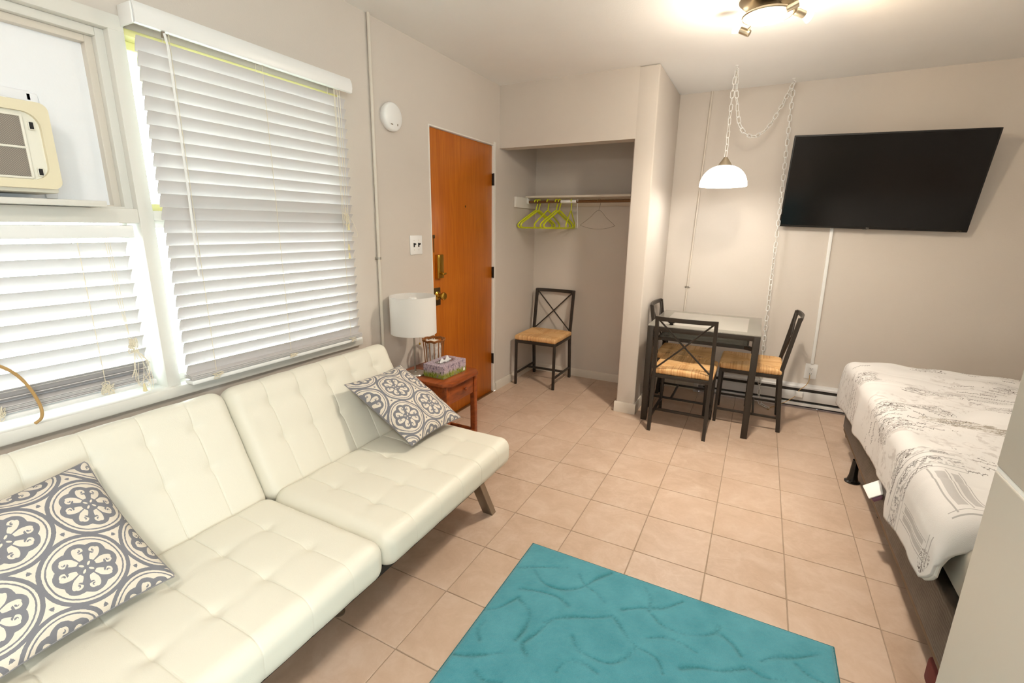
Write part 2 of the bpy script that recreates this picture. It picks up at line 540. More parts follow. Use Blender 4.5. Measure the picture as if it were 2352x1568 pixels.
# ================================================================== mesh helpers
class MB:
    def __init__(s):
        s.bm = bmesh.new()

    def box(s, x0, x1, y0, y1, z0, z1, mat=None, bev=0.0, seg=2):
        pts = [(x, y, z) for x in (x0, x1) for y in (y0, y1) for z in (z0, z1)]
        tmp = bmesh.new()
        v = [tmp.verts.new(p) for p in pts]
        for f in ((0, 1, 3, 2), (4, 6, 7, 5), (0, 4, 5, 1), (2, 3, 7, 6), (0, 2, 6, 4), (1, 5, 7, 3)):
            tmp.faces.new([v[i] for i in f])
        bmesh.ops.recalc_face_normals(tmp, faces=tmp.faces)
        if bev > 0:
            bmesh.ops.bevel(tmp, geom=list(tmp.edges), offset=bev, segments=seg, affect='EDGES', profile=0.5)
        s._merge(tmp, mat)
        return s

    def _merge(s, tmp, mat=None):
        if mat is not None:
            bmesh.ops.transform(tmp, matrix=mat, verts=tmp.verts)
        me = bpy.data.meshes.new('tmp')
        tmp.to_mesh(me)
        tmp.free()
        s.bm.from_mesh(me)
        bpy.data.meshes.remove(me)

    def obox(s, p0, p1, w, d, up=(0, 0, 1), bev=0.0):
        """bar of section w x d from p0 to p1"""
        p0, p1 = Vector(p0), Vector(p1)
        z = (p1 - p0)
        L = z.length
        z.normalize()
        up = Vector(up)
        if abs(z.dot(up)) > 0.98:
            up = Vector((0, 1, 0))
        x = up.cross(z).normalized()
        y = z.cross(x)
        mt = Matrix((x, y, z)).transposed().to_4x4()
        mt.translation = p0
        return s.box(-w / 2, w / 2, -d / 2, d / 2, 0, L, mt, bev)

    def lathe(s, prof, seg=32, mat=None, closed=False):
        tmp = bmesh.new()
        rings = []
        for r, z in prof:
            if r < 1e-6:
                rings.append([tmp.verts.new((0, 0, z))])
            else:
                rings.append([tmp.verts.new((r * math.cos(2 * PI * k / seg), r * math.sin(2 * PI * k / seg), z)) for k in range(seg)])
        for a, b in zip(rings, rings[1:] + ([rings[0]] if closed else [])):
            for k in range(seg):
                q = (k + 1) % seg
                if len(a) == 1 and len(b) == 1:
                    continue
                if len(a) == 1:
                    tmp.faces.new((a[0], b[q], b[k]))
                elif len(b) == 1:
                    tmp.faces.new((a[k], a[q], b[0]))
                else:
                    tmp.faces.new((a[k], a[q], b[q], b[k]))
        bmesh.ops.recalc_face_normals(tmp, faces=tmp.faces)
        s._merge(tmp, mat)
        return s

    def tube(s, pts, r, seg=8, closed=False, cap=True):
        pts = [Vector(p) for p in pts]
        n = len(pts)
        rad = r if hasattr(r, '__len__') else [r] * n
        tmp = bmesh.new()
        rings = []
        prev = None
        for i, p in enumerate(pts):
            if closed:
                t = pts[(i + 1) % n] - pts[i - 1]
            else:
                t = pts[min(i + 1, n - 1)] - pts[max(i - 1, 0)]
            t.normalize()
            if prev is None:
                a = Vector((0, 0, 1)) if abs(t.z) < 0.9 else Vector((1, 0, 0))
                x = a.cross(t).normalized()
            else:
                x = (prev - t * prev.dot(t)).normalized()
            prev = x
            y = t.cross(x)
            rings.append([tmp.verts.new(p + (x * math.cos(2 * PI * k / seg) + y * math.sin(2 * PI * k / seg)) * rad[i]) for k in range(seg)])
        m = n if closed else n - 1
        for i in range(m):
            a, b = rings[i], rings[(i + 1) % n]
            for k in range(seg):
                tmp.faces.new((a[k], a[(k + 1) % seg], b[(k + 1) % seg], b[k]))
        if cap and not closed:
            tmp.faces.new(rings[0][::-1])
            tmp.faces.new(rings[-1])
        bmesh.ops.recalc_face_normals(tmp, faces=tmp.faces)
        s._merge(tmp)
        return s

    def prism(s, poly, z0, z1, mat=None, bev=0.0):
        tmp = bmesh.new()
        a = [tmp.verts.new((x, y, z0)) for x, y in poly]
        b = [tmp.verts.new((x, y, z1)) for x, y in poly]
        n = len(poly)
        tmp.faces.new(a[::-1]); tmp.faces.new(b)
        for i in range(n):
            tmp.faces.new((a[i], a[(i + 1) % n], b[(i + 1) % n], b[i]))
        bmesh.ops.recalc_face_normals(tmp, faces=tmp.faces)
        if bev > 0:
            bmesh.ops.bevel(tmp, geom=list(tmp.edges), offset=bev, segments=2, affect='EDGES', profile=0.5)
        s._merge(tmp, mat)
        return s

    def mesh(s, name, smooth_deg=38):
        me = bpy.data.meshes.new(name)
        s.bm.to_mesh(me)
        s.bm.free()
        finish(me, smooth_deg)
        return me


def finish(me, deg=38):
    n = len(me.polygons)
    me.polygons.foreach_set('use_smooth', [True] * n)
    if deg < 180:
        me.set_sharp_from_angle(angle=math.radians(deg))
    me.update()


def link(name, me, mat, parent=None, loc=(0, 0, 0), rot=(0, 0, 0)):
    o = bpy.data.objects.new(name, me)
    COL.objects.link(o)
    if me is not None and mat is not None and len(me.materials) == 0:
        me.materials.append(M[mat] if isinstance(mat, str) else mat)
    o.parent = parent
    o.location = loc
    o.rotation_euler = rot
    return o


def put(name, mb, mat, parent=None, loc=(0, 0, 0), rot=(0, 0, 0), deg=38):
    return link(name, mb.mesh(name, deg), mat, parent, loc, rot)


def tag(o, label, cat, group=None):
    o['label'] = label
    o['category'] = cat
    if group:
        o['group'] = group
    return o


def thing(name, label, cat, loc=(0, 0, 0), rz=0.0, group=None):
    o = bpy.data.objects.new(name, None)
    COL.objects.link(o)
    o.empty_display_size = 0.1
    o.location = loc
    o.rotation_euler = (0, 0, rz)
    return tag(o, label, cat, group)


def struct(o):
    o['kind'] = 'structure'
    return o


def sroot(name, label, loc=(0, 0, 0)):
    o = bpy.data.objects.new(name, None)
    COL.objects.link(o)
    o.empty_display_size = 0.1
    o.location = loc
    o['kind'] = 'structure'
    o['label'] = label
    return o


def copy_tree(src, loc, rz, label=None, parent=None):
    c = src.copy()
    COL.objects.link(c)
    c.parent = parent
    if parent is None:
        c.location = loc
        c.rotation_euler = (0, 0, rz)
        if label:
            c['label'] = label
    for ch in list(src.children):
        copy_tree(ch, None, None, None, c)
    return c


def grid_mesh(name, P, uv=None, attr=None, deg=180, close_u=False):
    """P: array (nu, nv, 3)"""
    nu, nv = P.shape[:2]
    idx = np.arange(nu * nv).reshape(nu, nv)
    if close_u:
        idx = np.vstack([idx, idx[:1]])
    f = np.stack([idx[:-1, :-1], idx[1:, :-1], idx[1:, 1:], idx[:-1, 1:]], -1).reshape(-1, 4)
    me = bpy.data.meshes.new(name)
    me.from_pydata(P.reshape(-1, 3).tolist(), [], f.tolist())
    if uv is not None:
        l = me.uv_layers.new(name='UVMap')
        vi = np.empty(len(me.loops), dtype=np.int32)
        me.loops.foreach_get('vertex_index', vi)
        l.data.foreach_set('uv', uv.reshape(-1, 2)[vi].astype(np.float32).ravel())
    if attr is not None:
        for k, a in attr.items():
            q = me.attributes.new(k, 'FLOAT', 'POINT')
            q.data.foreach_set('value', a.astype(np.float32).ravel())
    finish(me, deg)
    return me


def rounded_box_np(hx, hy, hz, r, step, extra_y=None):
    """quad mesh of a rounded box: (verts, normals, faces)"""
    verts, faces = [], []
    base = 0
    for ax in range(3):
        for sg in (-1, 1):
            h = (hx, hy, hz)
            a, b = (ax + 1) % 3, (ax + 2) % 3
            na = max(2, int(2 * h[a] / step)); nb = max(2, int(2 * h[b] / step))
            ua = np.linspace(-h[a], h[a], na + 1); ub = np.linspace(-h[b], h[b], nb + 1)
            if extra_y is not None and a == 1:
                ua = np.unique(np.round(np.concatenate([ua, extra_y]), 5)); na = len(ua) - 1
            if extra_y is not None and b == 1:
                ub = np.unique(np.round(np.concatenate([ub, extra_y]), 5)); nb = len(ub) - 1
            A, B = np.meshgrid(ua, ub, indexing='ij')
            p = np.zeros((na + 1, nb + 1, 3))
            p[..., a] = A; p[..., b] = B; p[..., ax] = sg * h[ax]
            idx = np.arange((na + 1) * (nb + 1)).reshape(na + 1, nb + 1) + base
            q = np.stack([idx[:-1, :-1], idx[1:, :-1], idx[1:, 1:], idx[:-1, 1:]], -1).reshape(-1, 4)
            if sg < 0:
                q = q[:, ::-1]
            verts.append(p.reshape(-1, 3)); faces.append(q)
            base += p.shape[0] * p.shape[1]
    V = np.vstack(verts); F = np.vstack(faces)
    hh = np.array([hx, hy, hz])
    inner = np.clip(V, -(hh - r), hh - r)
    d = V - inner
    L = np.linalg.norm(d, axis=1, keepdims=True)
    nrm = d / np.maximum(L, 1e-9)
    V2 = inner + nrm * r
    return V2, nrm, F


def np_mesh(name, V, F, deg=180, weld=1e-5):
    me = bpy.data.meshes.new(name)
    me.from_pydata(V.tolist(), [], F.tolist())
    bm = bmesh.new()
    bm.from_mesh(me)
    bmesh.ops.remove_doubles(bm, verts=bm.verts, dist=weld)
    bm.to_mesh(me)
    bm.free()
    finish(me, deg)
    return me


def catmull(pts, n=8, closed=False):
    P = [np.array(p, float) for p in pts]
    out = []
    m = len(P)
    rngk = range(m if closed else m - 1)
    for i in rngk:
        if closed:
            p0, p1, p2, p3 = P[i - 1], P[i], P[(i + 1) % m], P[(i + 2) % m]
        else:
            p0, p1, p2, p3 = P[max(i - 1, 0)], P[i], P[i + 1], P[min(i + 2, m - 1)]
        for k in range(n):
            t = k / n
            out.append(0.5 * ((2 * p1) + (-p0 + p2) * t + (2 * p0 - 5 * p1 + 4 * p2 - p3) * t * t + (-p0 + 3 * p1 - 3 * p2 + p3) * t ** 3))
    if not closed:
        out.append(P[-1])
    return [tuple(q) for q in out]


def text_mesh(body, size, extrude=0.0004):
    cu = bpy.data.curves.new('txt', 'FONT')
    cu.body = body
    cu.size = size
    cu.extrude = extrude
    cu.align_x = 'CENTER'
    ob = bpy.data.objects.new('txt', cu)
    COL.objects.link(ob)
    bpy.context.view_layer.update()
    me = bpy.data.meshes.new_from_object(ob.evaluated_get(bpy.context.evaluated_depsgraph_get()))
    bpy.data.objects.remove(ob)
    bpy.data.curves.remove(cu)
    return me

# ================================================================== the room
# ---- floor: grout bed with single tiles on it
mb = MB(); mb.box(-0.0, XR, YN, YB, -0.10, -0.0028)
floor = struct(put('floor', mb, 'grout'))
floor['label'] = 'floor of square peach beige tiles with thin grout lines'
T = 0.305
TX, TY = 1.6266, 3.1388
full = MB(); full.box(-0.1506, 0.1506, -0.1506, 0.1506, -0.008, 0.0, None, 0.0014, 1)
full = full.mesh('floor_tile')
i0, i1 = math.floor((0 - TX) / T), math.floor((XR - TX) / T)
j0, j1 = math.floor((YN - TY) / T), math.floor((YB - TY) / T)
for i in range(i0, i1 + 1):
    for j in range(j0, j1 + 1):
        x0, y0 = TX + i * T, TY + j * T
        a0, a1, b0, b1 = max(x0, 0.0), min(x0 + T, XR), max(y0, YN), min(y0 + T, YB)
        if a1 - a0 < 0.012 or b1 - b0 < 0.012:
            continue
        cx, cy = (a0 + a1) / 2, (b0 + b1) / 2
        if (a1 - a0) > T - 1e-4 and (b1 - b0) > T - 1e-4:
            me = full
        else:
            q = MB(); hx, hy = (a1 - a0) / 2 - 0.0019, (b1 - b0) / 2 - 0.0019
            q.box(-hx, hx, -hy, hy, -0.008, 0.0, None, 0.0014, 1)
            me = q.mesh('floor_tile')
        link('floor_tile', me, 'floor_tile', floor, (cx, cy, 0))

# ---- outside: pale concrete ground and an added roof slab that cuts sky light on the blinds
plain('concrete', srgb(206, 202, 192), 0.9)
plain('sky_block_tint', srgb(232, 238, 168), 0.7)
mb = MB(); mb.box(-14, -0.15, -14, 14, -0.30, -0.12); mb.box(XR + 0.12, 14, -14, 14, -0.30, -0.12)
struct(put('ground_outside', mb, 'concrete'))['label'] = 'pale concrete outside the windows'
mb = MB(); mb.box(-1.75, -0.145, -2.2, 5.0, 2.28, 2.40)  # overhang added to shade the blinds and tint the top gap
struct(put('sky_block_slab', mb, 'sky_block_tint'))['label'] = 'added pale yellow-green slab outside that blocks part of the sky'

# ---- ceiling
mb = MB(); mb.box(-0.15, XR + 0.1, YN - 0.1, YB + 0.1, H, H + 0.1)
struct(put('ceiling', mb, 'ceiling_paint'))['label'] = 'white painted ceiling'

# ---- window and door wall (x = 0)
WZ0, WZ1 = 0.80, 2.062        # window opening
WY0, WY1 = -0.55, 1.90
DY0, DY1, DZ = 2.612, 3.466, 2.064   # door opening
mb = MB()
mb.box(-0.14, 0, YN - 0.1, WY0, 0, H)
mb.box(-0.14, 0, WY0, WY1, 0, WZ0)
mb.box(-0.14, 0, WY0, WY1, WZ1, H)
mb.box(-0.14, 0, WY1, DY0, 0, H)
mb.box(-0.14, 0, DY0, DY1, DZ, H)
mb.box(-0.14, 0, DY1, YB + 0.1, 0, H)
struct(put('wall_left', mb, 'wall_paint'))['label'] = 'greige painted wall with the windows and the door'
mb = MB(); mb.box(0, XR, YB, YB + 0.1, 0, H)
struct(put('wall_back', mb, 'wall_paint'))['label'] = 'greige painted wall behind the television'
NY0, NY1, NZ0, NZ1 = -1.60, 0.05, 1.05, 2.30      # added fill window in the right-hand wall, out of view beside the camera
mb = MB(); mb.box(XR, XR + 0.1, YN, NY0, 0, H); mb.box(XR, XR + 0.1, NY1, YB + 0.1, 0, H); mb.box(XR, XR + 0.1, NY0, NY1, 0, NZ0); mb.box(XR, XR + 0.1, NY0, NY1, NZ1, H)
struct(put('wall_right', mb, 'wall_paint'))['label'] = 'greige painted wall at the head of the bed'
mb = MB(); mb.box(-0.0, XR + 0.1, YN - 0.1, YN, 0, H)
struct(put('wall_near', mb, 'wall_paint'))['label'] = 'greige painted wall opposite the television'

# ---- closet
mb = MB()
mb.box(0.0, 1.096, YC + 0.0006, YC + 0.12, 2.047, H)
mb.box(1.088, XC, YC, YB, 0, H, None, 0.011, 3)
struct(put('wall_closet_front', mb, 'wall_paint', deg=50))['label'] = 'greige closet header and side wall'
mb = MB(); mb.box(0.0, 1.09, 4.26, YB, 0, H)
struct(put('wall_closet_back', mb, 'wall_paint'))['label'] = 'greige back wall of the closet'

def skirting(name, p0, p1, nrm, h=0.075, t=0.013):
    p0, p1, n = Vector(p0), Vector(p1), Vector(nrm)
    d = (p1 - p0); L = d.length; d.normalize()
    mt = Matrix((d, n, Vector((0, 0, 1)))).transposed().to_4x4(); mt.translation = p0
    mb = MB()
    tmp = bmesh.new()
    pr = [(0, 0), (t, 0), (t, h - 0.012), (t * 0.45, h), (0, h)]
    a = [tmp.verts.new((0, y, z)) for y, z in pr]; b = [tmp.verts.new((L, y, z)) for y, z in pr]
    tmp.faces.new(a); tmp.faces.new(b[::-1])
    for k in range(5):
        tmp.faces.new((a[k], b[k], b[(k + 1) % 5], a[(k + 1) % 5]))
    bmesh.ops.recalc_face_normals(tmp, faces=tmp.faces)
    mb._merge(tmp, mt)
    o = struct(put(name, mb, 'trim_wall'))
    o['label'] = 'painted baseboard'
    return o
skirting('baseboard_closet_back', (0.0, 4.26, 0), (1.088, 4.26, 0), (0, -1, 0))
skirting('baseboard_closet_left', (0, 3.49, 0), (0, 4.248, 0), (1, 0, 0))
skirting('baseboard_closet_front', (1.075, YC, 0), (XC + 0.013, YC, 0), (0, -1, 0), 0.085)
skirting('baseboard_closet_side', (XC, YC - 0.012, 0), (XC, YB, 0), (1, 0, 0), 0.085)
skirting('baseboard_left', (0, 1.0, 0), (0, 2.60, 0), (1, 0, 0))
skirting('baseboard_back', (XC, YB, 0), (1.595, YB, 0), (0, -1, 0))

# ---- windows: one timber grid, left bay boarded above, glass elsewhere
w1 = sroot('window_1', 'painted window bay boarded up above a blind')
w2 = sroot('window_2', 'tall window behind the large white blind')
MY0, MY1 = 0.915, 0.962        # mullion
TZ0, TZ1 = 1.428, 1.478        # transom
# left bay frame members
mb = MB(); mb.box(-0.11, 0.008, MY0, MY1, WZ0, WZ1, None, 0.003); put('mullion', mb, 'frame_grey', w1)
mb = MB(); mb.box(-0.11, 0.006, WY0, MY0, TZ0, TZ1, None, 0.003); put('transom', mb, 'frame_grey', w1)
mb = MB(); mb.box(-0.11, 0.010, WY0, MY1, WZ1 - 0.018, WZ1 + 0.030, None, 0.004); put('head_rail', mb, 'frame_grey', w1)
mb = MB(); mb.box(-0.13, 0.028, WY0, 1.92, WZ0 - 0.03, WZ0 + 0.012, None, 0.006); put('sill', mb, 'frame_grey', w1)
# stepped stops around the board
def ring(y0, y1, z0, z1, w, x0, x1):
    mb = MB()
    mb.box(x0, x1, y0, y0 + w, z0, z1, None, 0.002); mb.box(x0, x1, y1 - w, y1, z0, z1, None, 0.002)
    mb.box(x0, x1, y0 + w, y1 - w, z1 - w, z1, None, 0.002); mb.box(x0, x1, y0 + w, y1 - w, z0, z0 + 0.006, None, 0.001)
    return mb
put('window_frame', ring(WY0, MY0, TZ1, WZ1 - 0.018, 0.026, -0.10, -0.020), 'frame_grey', w1)
put('window_stop', ring(WY0 + 0.026, MY0 - 0.026, TZ1 + 0.004, WZ1 - 0.044, 0.022, -0.10, -0.042), 'trim_wall', w1)
mb = MB(); mb.box(-0.085, -0.070, WY0 + 0.03, MY0 - 0.03, TZ1 + 0.002, WZ1 - 0.045); put('infill_board', mb, 'board_white', w1)
# moulding round the opening for the air conditioner
AY0, AY1, AZ0, AZ1 = 0.215, 0.682, 1.512, 1.757
mb = MB()
def mould(y0, z0, y1, z1, nrm):
    mb.obox((-0.066, y0, z0), (-0.066, y1, z1), 0.030, 0.014, nrm, 0.004)
mould(AY0 - 0.05, AZ1 + 0.045, AY1 + 0.03, AZ1 + 0.045, (1, 0, 0))
mould(AY1 + 0.03, AZ1 + 0.055, AY1 + 0.03, AZ0 - 0.01, (1, 0, 0))
put('moulding', mb, 'board_white', w1)
mb = MB(); mb.box(-0.066, 0.03, AY0, AY1 - 0.055, AZ1 + 0.004, AZ1 + 0.018, None, 0.003); put('filler_strip', mb, 'board_white', w1)
# glazing below the transom
mb = MB(); mb.box(-0.104, -0.100, WY0, MY0, WZ0 + 0.01, TZ0); put('pane', mb, 'window_glass', w1)
mb = MB()
mb.box(-0.112, -0.088, WY0, MY0, WZ0 + 0.01, WZ0 + 0.035); mb.box(-0.112, -0.088, MY0 - 0.014, MY0, WZ0 + 0.03, TZ0)
mb.box(-0.112, -0.088, 0.16, 0.185, WZ0 + 0.03, TZ0)
put('sash', mb, 'frame_grey', w1)
# right bay
mb = MB(); mb.box(-0.11, 0.004, WY1 - 0.025, WY1, WZ0, WZ1, None, 0.003); put('jamb', mb, 'frame_grey', w2)
mb = MB(); mb.box(-0.11, 0.004, MY1, WY1 - 0.025, TZ0 + 0.01, TZ1 - 0.005, None, 0.003); put('transom', mb, 'frame_grey', w2)
mb = MB(); mb.box(-0.11, 0.004, MY1, WY1 - 0.025, WZ1 - 0.022, WZ1, None, 0.003); put('head_rail', mb, 'frame_yellow', w2)
for nm, za, zb in (('upper', TZ1 - 0.005, WZ1 - 0.022), ('lower', WZ0 + 0.012, TZ0 + 0.01)):
    y0, y1 = MY1, WY1 - 0.025
    mb = MB(); w = 0.026
    mb.box(-0.085, -0.055, y0, y0 + w, za, zb, None, 0.002); mb.box(-0.085, -0.055, y1 - w, y1, za, zb, None, 0.002)
    mb.box(-0.085, -0.055, y0 + w, y1 - w, zb - w, zb, None, 0.002); mb.box(-0.085, -0.055, y0 + w, y1 - w, za, za + w, None, 0.002)
    sash = put('sash', mb, 'frame_yellow' if nm == 'upper' else 'frame_grey', w2)
    mb = MB(); mb.box(-0.072, -0.068, y0 + w, y1 - w, za + w, zb - w); put('pane', mb, 'window_glass', sash)
mb = MB(); mb.box(-0.055, -0.035, MY1 + 0.004, MY1 + 0.014, 1.955, 1.985, None, 0.002); put('latch', mb, 'brass_dark', w2)

w3 = sroot('fill_window', 'added wide window for daylight fill, out of view beside the camera')  # opening added to let neutral daylight into the room
for k in range(2):
    ya = NY0 + (NY1 - NY0) * k / 2; yb = NY0 + (NY1 - NY0) * (k + 1) / 2
    mb = MB(); w = 0.035; xa, xb = XR + 0.02, XR + 0.08
    mb.box(xa, xb, ya, ya + w, NZ0, NZ1); mb.box(xa, xb, yb - w, yb, NZ0, NZ1)
    mb.box(xa, xb, ya + w, yb - w, NZ0, NZ0 + w); mb.box(xa, xb, ya + w, yb - w, NZ1 - w, NZ1)
    sash = put('sash', mb, 'frame_grey', w3)
    mb = MB(); mb.box(XR + 0.048, XR + 0.052, ya + w, yb - w, NZ0 + w, NZ1 - w); put('pane', mb, 'window_glass', sash)

# ---- door
d1 = sroot('door_1', 'flat orange wood door with brass lock and knob')
mb = MB(); mb.box(-0.055, -0.012, DY0 + 0.013, DY1 - 0.018, 0.008, DZ - 0.012, None, 0.002); put('door_slab', mb, 'door_wood', d1)
mb = MB()
mb.box(-0.10, 0.004, DY0, DY0 + 0.010, 0, DZ, None, 0.002)
mb.box(-0.10, 0.004, DY0 + 0.010, DY1 - 0.014, DZ - 0.009, DZ, None, 0.002)
mb.box(-0.10, 0.004, DY1 - 0.014, DY1 + 0.022, 0, DZ + 0.02, None, 0.003)
put('door_frame', mb, 'trim_white', d1)
mb = MB(); mb.box(-0.10, 0.006, DY0 + 0.01, DY1 - 0.014, 0, 0.008); put('threshold', mb, 'rod_brown', d1)
for z in (1.80, 1.06, 0.31):
    mb = MB(); mb.box(-0.012, 0.0055, DY1 - 0.021, DY1 - 0.008, z - 0.045, z + 0.045, None, 0.002)
    mb.tube([(0.006, DY1 - 0.019, z - 0.046), (0.006, DY1 - 0.019, z + 0.046)], 0.005, 8)
    put('hinge', mb, 'black', d1)
mb = MB(); mb.box(-0.012, 0.018, 2.664, 2.728, 1.076, 1.240, None, 0.004, 2); lk = put('lock_case', mb, 'brass', d1)
mb = MB(); mb.obox((0.018, 2.705, 1.108), (0.040, 2.705, 1.108), 0.014, 0.014, (0, 0, 1), 0.003)
mb.obox((0.036, 2.690, 1.104), (0.036, 2.730, 1.110), 0.012, 0.008, (1, 0, 0), 0.003); put('thumb_turn', mb, 'brass', lk)
mb = MB(); mb.box(-0.012, -0.007, 2.632, 2.715, 0.885, 1.01, None, 0.002); kp = put('backplate', mb, 'brass_dark', d1)
mb = MB()
mt = Matrix.Translation((-0.008, 2.676, 0.955)) @ Matrix.Rotation(PI / 2, 4, 'Y')
mb.lathe([(0, 0), (0.030, 0), (0.031, 0.004), (0.017, 0.010), (0.012, 0.022), (0.013, 0.032), (0.022, 0.040), (0.028, 0.050), (0.028, 0.060), (0.021, 0.068), (0, 0.071)], 28, mt)
put('knob', mb, 'brass', d1)
mb = MB(); mb.box(-0.012, -0.010, 2.650, 2.658, 1.255, 1.365); mb.box(-0.012, -0.008, 2.645, 2.668, 1.350, 1.372, None, 0.003)
put('old_bolt_mark', mb, 'brass_dark', d1)
mb = MB(); mt = Matrix.Translation((-0.0125, 3.056, 1.575)) @ Matrix.Rotation(PI / 2, 4, 'Y')
mb.lathe([(0, 0), (0.008, 0), (0.008, 0.002), (0.005, 0.0025), (0, 0.0015)], 16, mt); put('peephole', mb, 'brass_dark', d1)

# ================================================================== blinds
def slat_mesh(L, w=0.0505, crown=0.0035, t=0.0022):
    n = 9
    s = np.linspace(-1, 1, n)
    top = np.stack([s * w / 2, crown * (1 - s * s)], 1)
    bot = np.stack([s[::-1] * w / 2, crown * (1 - s[::-1] ** 2) - t], 1)
    pr = np.vstack([top, bot])
    V = np.vstack([np.column_stack([pr[:, 0], np.full(len(pr), y), pr[:, 1]]) for y in (-L / 2, L / 2)])
    k = len(pr)
    F = [(i, (i + 1) % k, (i + 1) % k + k, i + k) for i in range(k)]
    me = bpy.data.meshes.new('slat')
    me.from_pydata(V.tolist(), [], F + [tuple(range(k))[::-1], tuple(range(k, 2 * k))])
    finish(me, 45)
    return me

def cord(pts, r=0.0009, seg=5):
    mb = MB(); mb.tube(pts, r, seg); return mb

def tangle(c, rx, ry, rz, n=26, r=0.0009, seed=1):
    g = np.random.default_rng(seed)
    pts = [(c[0] + g.uniform(-rx, rx), c[1] + g.uniform(-ry, ry), c[2] + g.uniform(-rz, rz)) for _ in range(n)]
    mb = MB(); mb.tube(catmull(pts, 6), r, 5); return mb

def tassel_mesh():
    mb = MB(); mb.lathe([(0, 0.030), (0.003, 0.030), (0.004, 0.020), (0.0065, 0.006), (0.0075, 0.002), (0.006, 0), (0, 0)], 12)
    return mb.mesh('tassel')
TASSEL = tassel_mesh()

def blind(name, label, x, y0, y1, ztop, zlow, n, tilt, ladders):
    b = thing(name, label, 'blind', (x, (y0 + y1) / 2, zlow))
    me = slat_mesh(y1 - y0)
    pitch = (ztop - zlow) / n
    for k in range(n):
        z = pitch * (k + 0.5)
        o = link('slat', me, 'blind_slat', b, (0, 0, z), (0, -tilt + random.uniform(-0.02, 0.02), 0))
    for y in ladders:
        for dx in (0.020, -0.022):
            put('ladder_cord', cord([(dx, y, -0.02), (dx, y, ztop - zlow + 0.04)], 0.0012), 'cord_white', b)
    return b

# large blind on the right-hand window
B1Y0, B1Y1 = 0.972, 1.874
b1 = blind('window_blind', 'large white slatted blind with curved valance and tilt wand', 0.045, B1Y0, B1Y1, 2.036, 0.846, 26, math.radians(66), (-0.352, 0.0, 0.372))
oy, oz = (B1Y0 + B1Y1) / 2, 0.846
mb = MB(); mb.box(-0.030, 0.026, B1Y0 - oy + 0.004, B1Y1 - oy - 0.004, 2.080 - oz, 2.116 - oz, None, 0.003); put('headrail', mb, 'white_plastic', b1)
# valance with a rounded face and returns
pr = [(0.034, 2.064), (0.043, 2.066), (0.047, 2.085), (0.046, 2.105), (0.041, 2.120), (0.034, 2.130), (0.030, 2.130), (0.030, 2.064)]
tmp = bmesh.new(); A = [tmp.verts.new((x, B1Y0 - 0.012 - oy, z - oz)) for x, z in pr]; Bv = [tmp.verts.new((x, B1Y1 + 0.016 - oy, z - oz)) for x, z in pr]
tmp.faces.new(A); tmp.faces.new(Bv[::-1])
for k in range(len(pr)):
    tmp.faces.new((A[k], Bv[k], Bv[(k + 1) % len(pr)], A[(k + 1) % len(pr)]))
bmesh.ops.recalc_face_normals(tmp, faces=tmp.faces)
mb = MB(); mb._merge(tmp); put('valance', mb, 'white_plastic', b1)
mb = MB(); mb.box(-0.040, 0.040, B1Y0 - 0.020 - oy, B1Y0 - 0.012 - oy, 2.060 - oz, 2.124 - oz, None, 0.004); put('end_bracket', mb, 'white_plastic', b1)
for k in range(5):   # slats resting on the rail
    link('slat', next(q for q in b1.children if q.name.startswith('slat')).data, 'blind_slat', b1, (0, 0, 0.004 - k * 0.0036), (0, random.uniform(-0.03, 0.03), 0))
mb = MB(); mb.box(-0.026, 0.026, B1Y0 - oy, B1Y1 - oy, -0.033, -0.016, None, 0.005); put('bottom_rail', mb, 'white_plastic', b1)
mb = MB(); mb.tube([(0.038, 1.047 - oy, 2.058 - oz), (0.046, 1.049 - oy, 2.02 - oz), (0.052, 1.045 - oy, 1.60 - oz), (0.050, 1.040 - oy, 1.235 - oz)], 0.0042, 6)
put('tilt_wand', mb, 'white_plastic', b1)
mb = MB(); mb.box(0.026, 0.036, 1.042 - oy, 1.052 - oy, 2.045 - oz, 2.082 - oz, None, 0.002); put('wand_hook', mb, 'wire_grey', b1)
for yy, zz in ((1.790, 1.44), (1.806, 1.47), (1.820, 1.43)):
    put('lift_cord', cord([(0.030, yy, 2.06), (0.033, yy + 0.002, 1.8), (0.034, yy, zz)], 0.0012), 'cord_white').parent = b1
for o in b1.children:
    if o.name.startswith('lift_cord'):
        o.location = (-0.0, -oy, -oz)
put('cord_tangle', tangle((0.038, 1.806 - oy, 1.465 - oz), 0.006, 0.020, 0.045, 40, 0.0011, 3), 'cord_white', b1)
mb = MB(); mb.tube(catmull([(0.036, 1.815 - oy, 1.48 - oz), (0.04, 1.842 - oy, 1.45 - oz), (0.042, 1.868 - oy, 1.39 - oz), (0.040, 1.862 - oy, 1.37 - oz), (0.038, 1.83 - oy, 1.375 - oz)], 6), 0.0008, 5)
mb.tube([(0.038, 1.800 - oy, 1.44 - oz), (0.038, 1.803 - oy, 1.28 - oz)], 0.0008, 5); put('cord_loop', mb, 'cord_white', b1)
for zz, yy in ((1.405, 1.812), (1.305, 1.806), (1.262, 1.806)):
    link('tassel', TASSEL, 'tassel', b1, (0.040, yy - oy, zz - oz))
for yy in (-0.352, 0.0, 0.372):
    put('cord_knot', tangle((0.032, yy, -0.016), 0.004, 0.024, 0.012, 20, 0.0012, int(10 + yy * 9)), 'cord_white', b1)

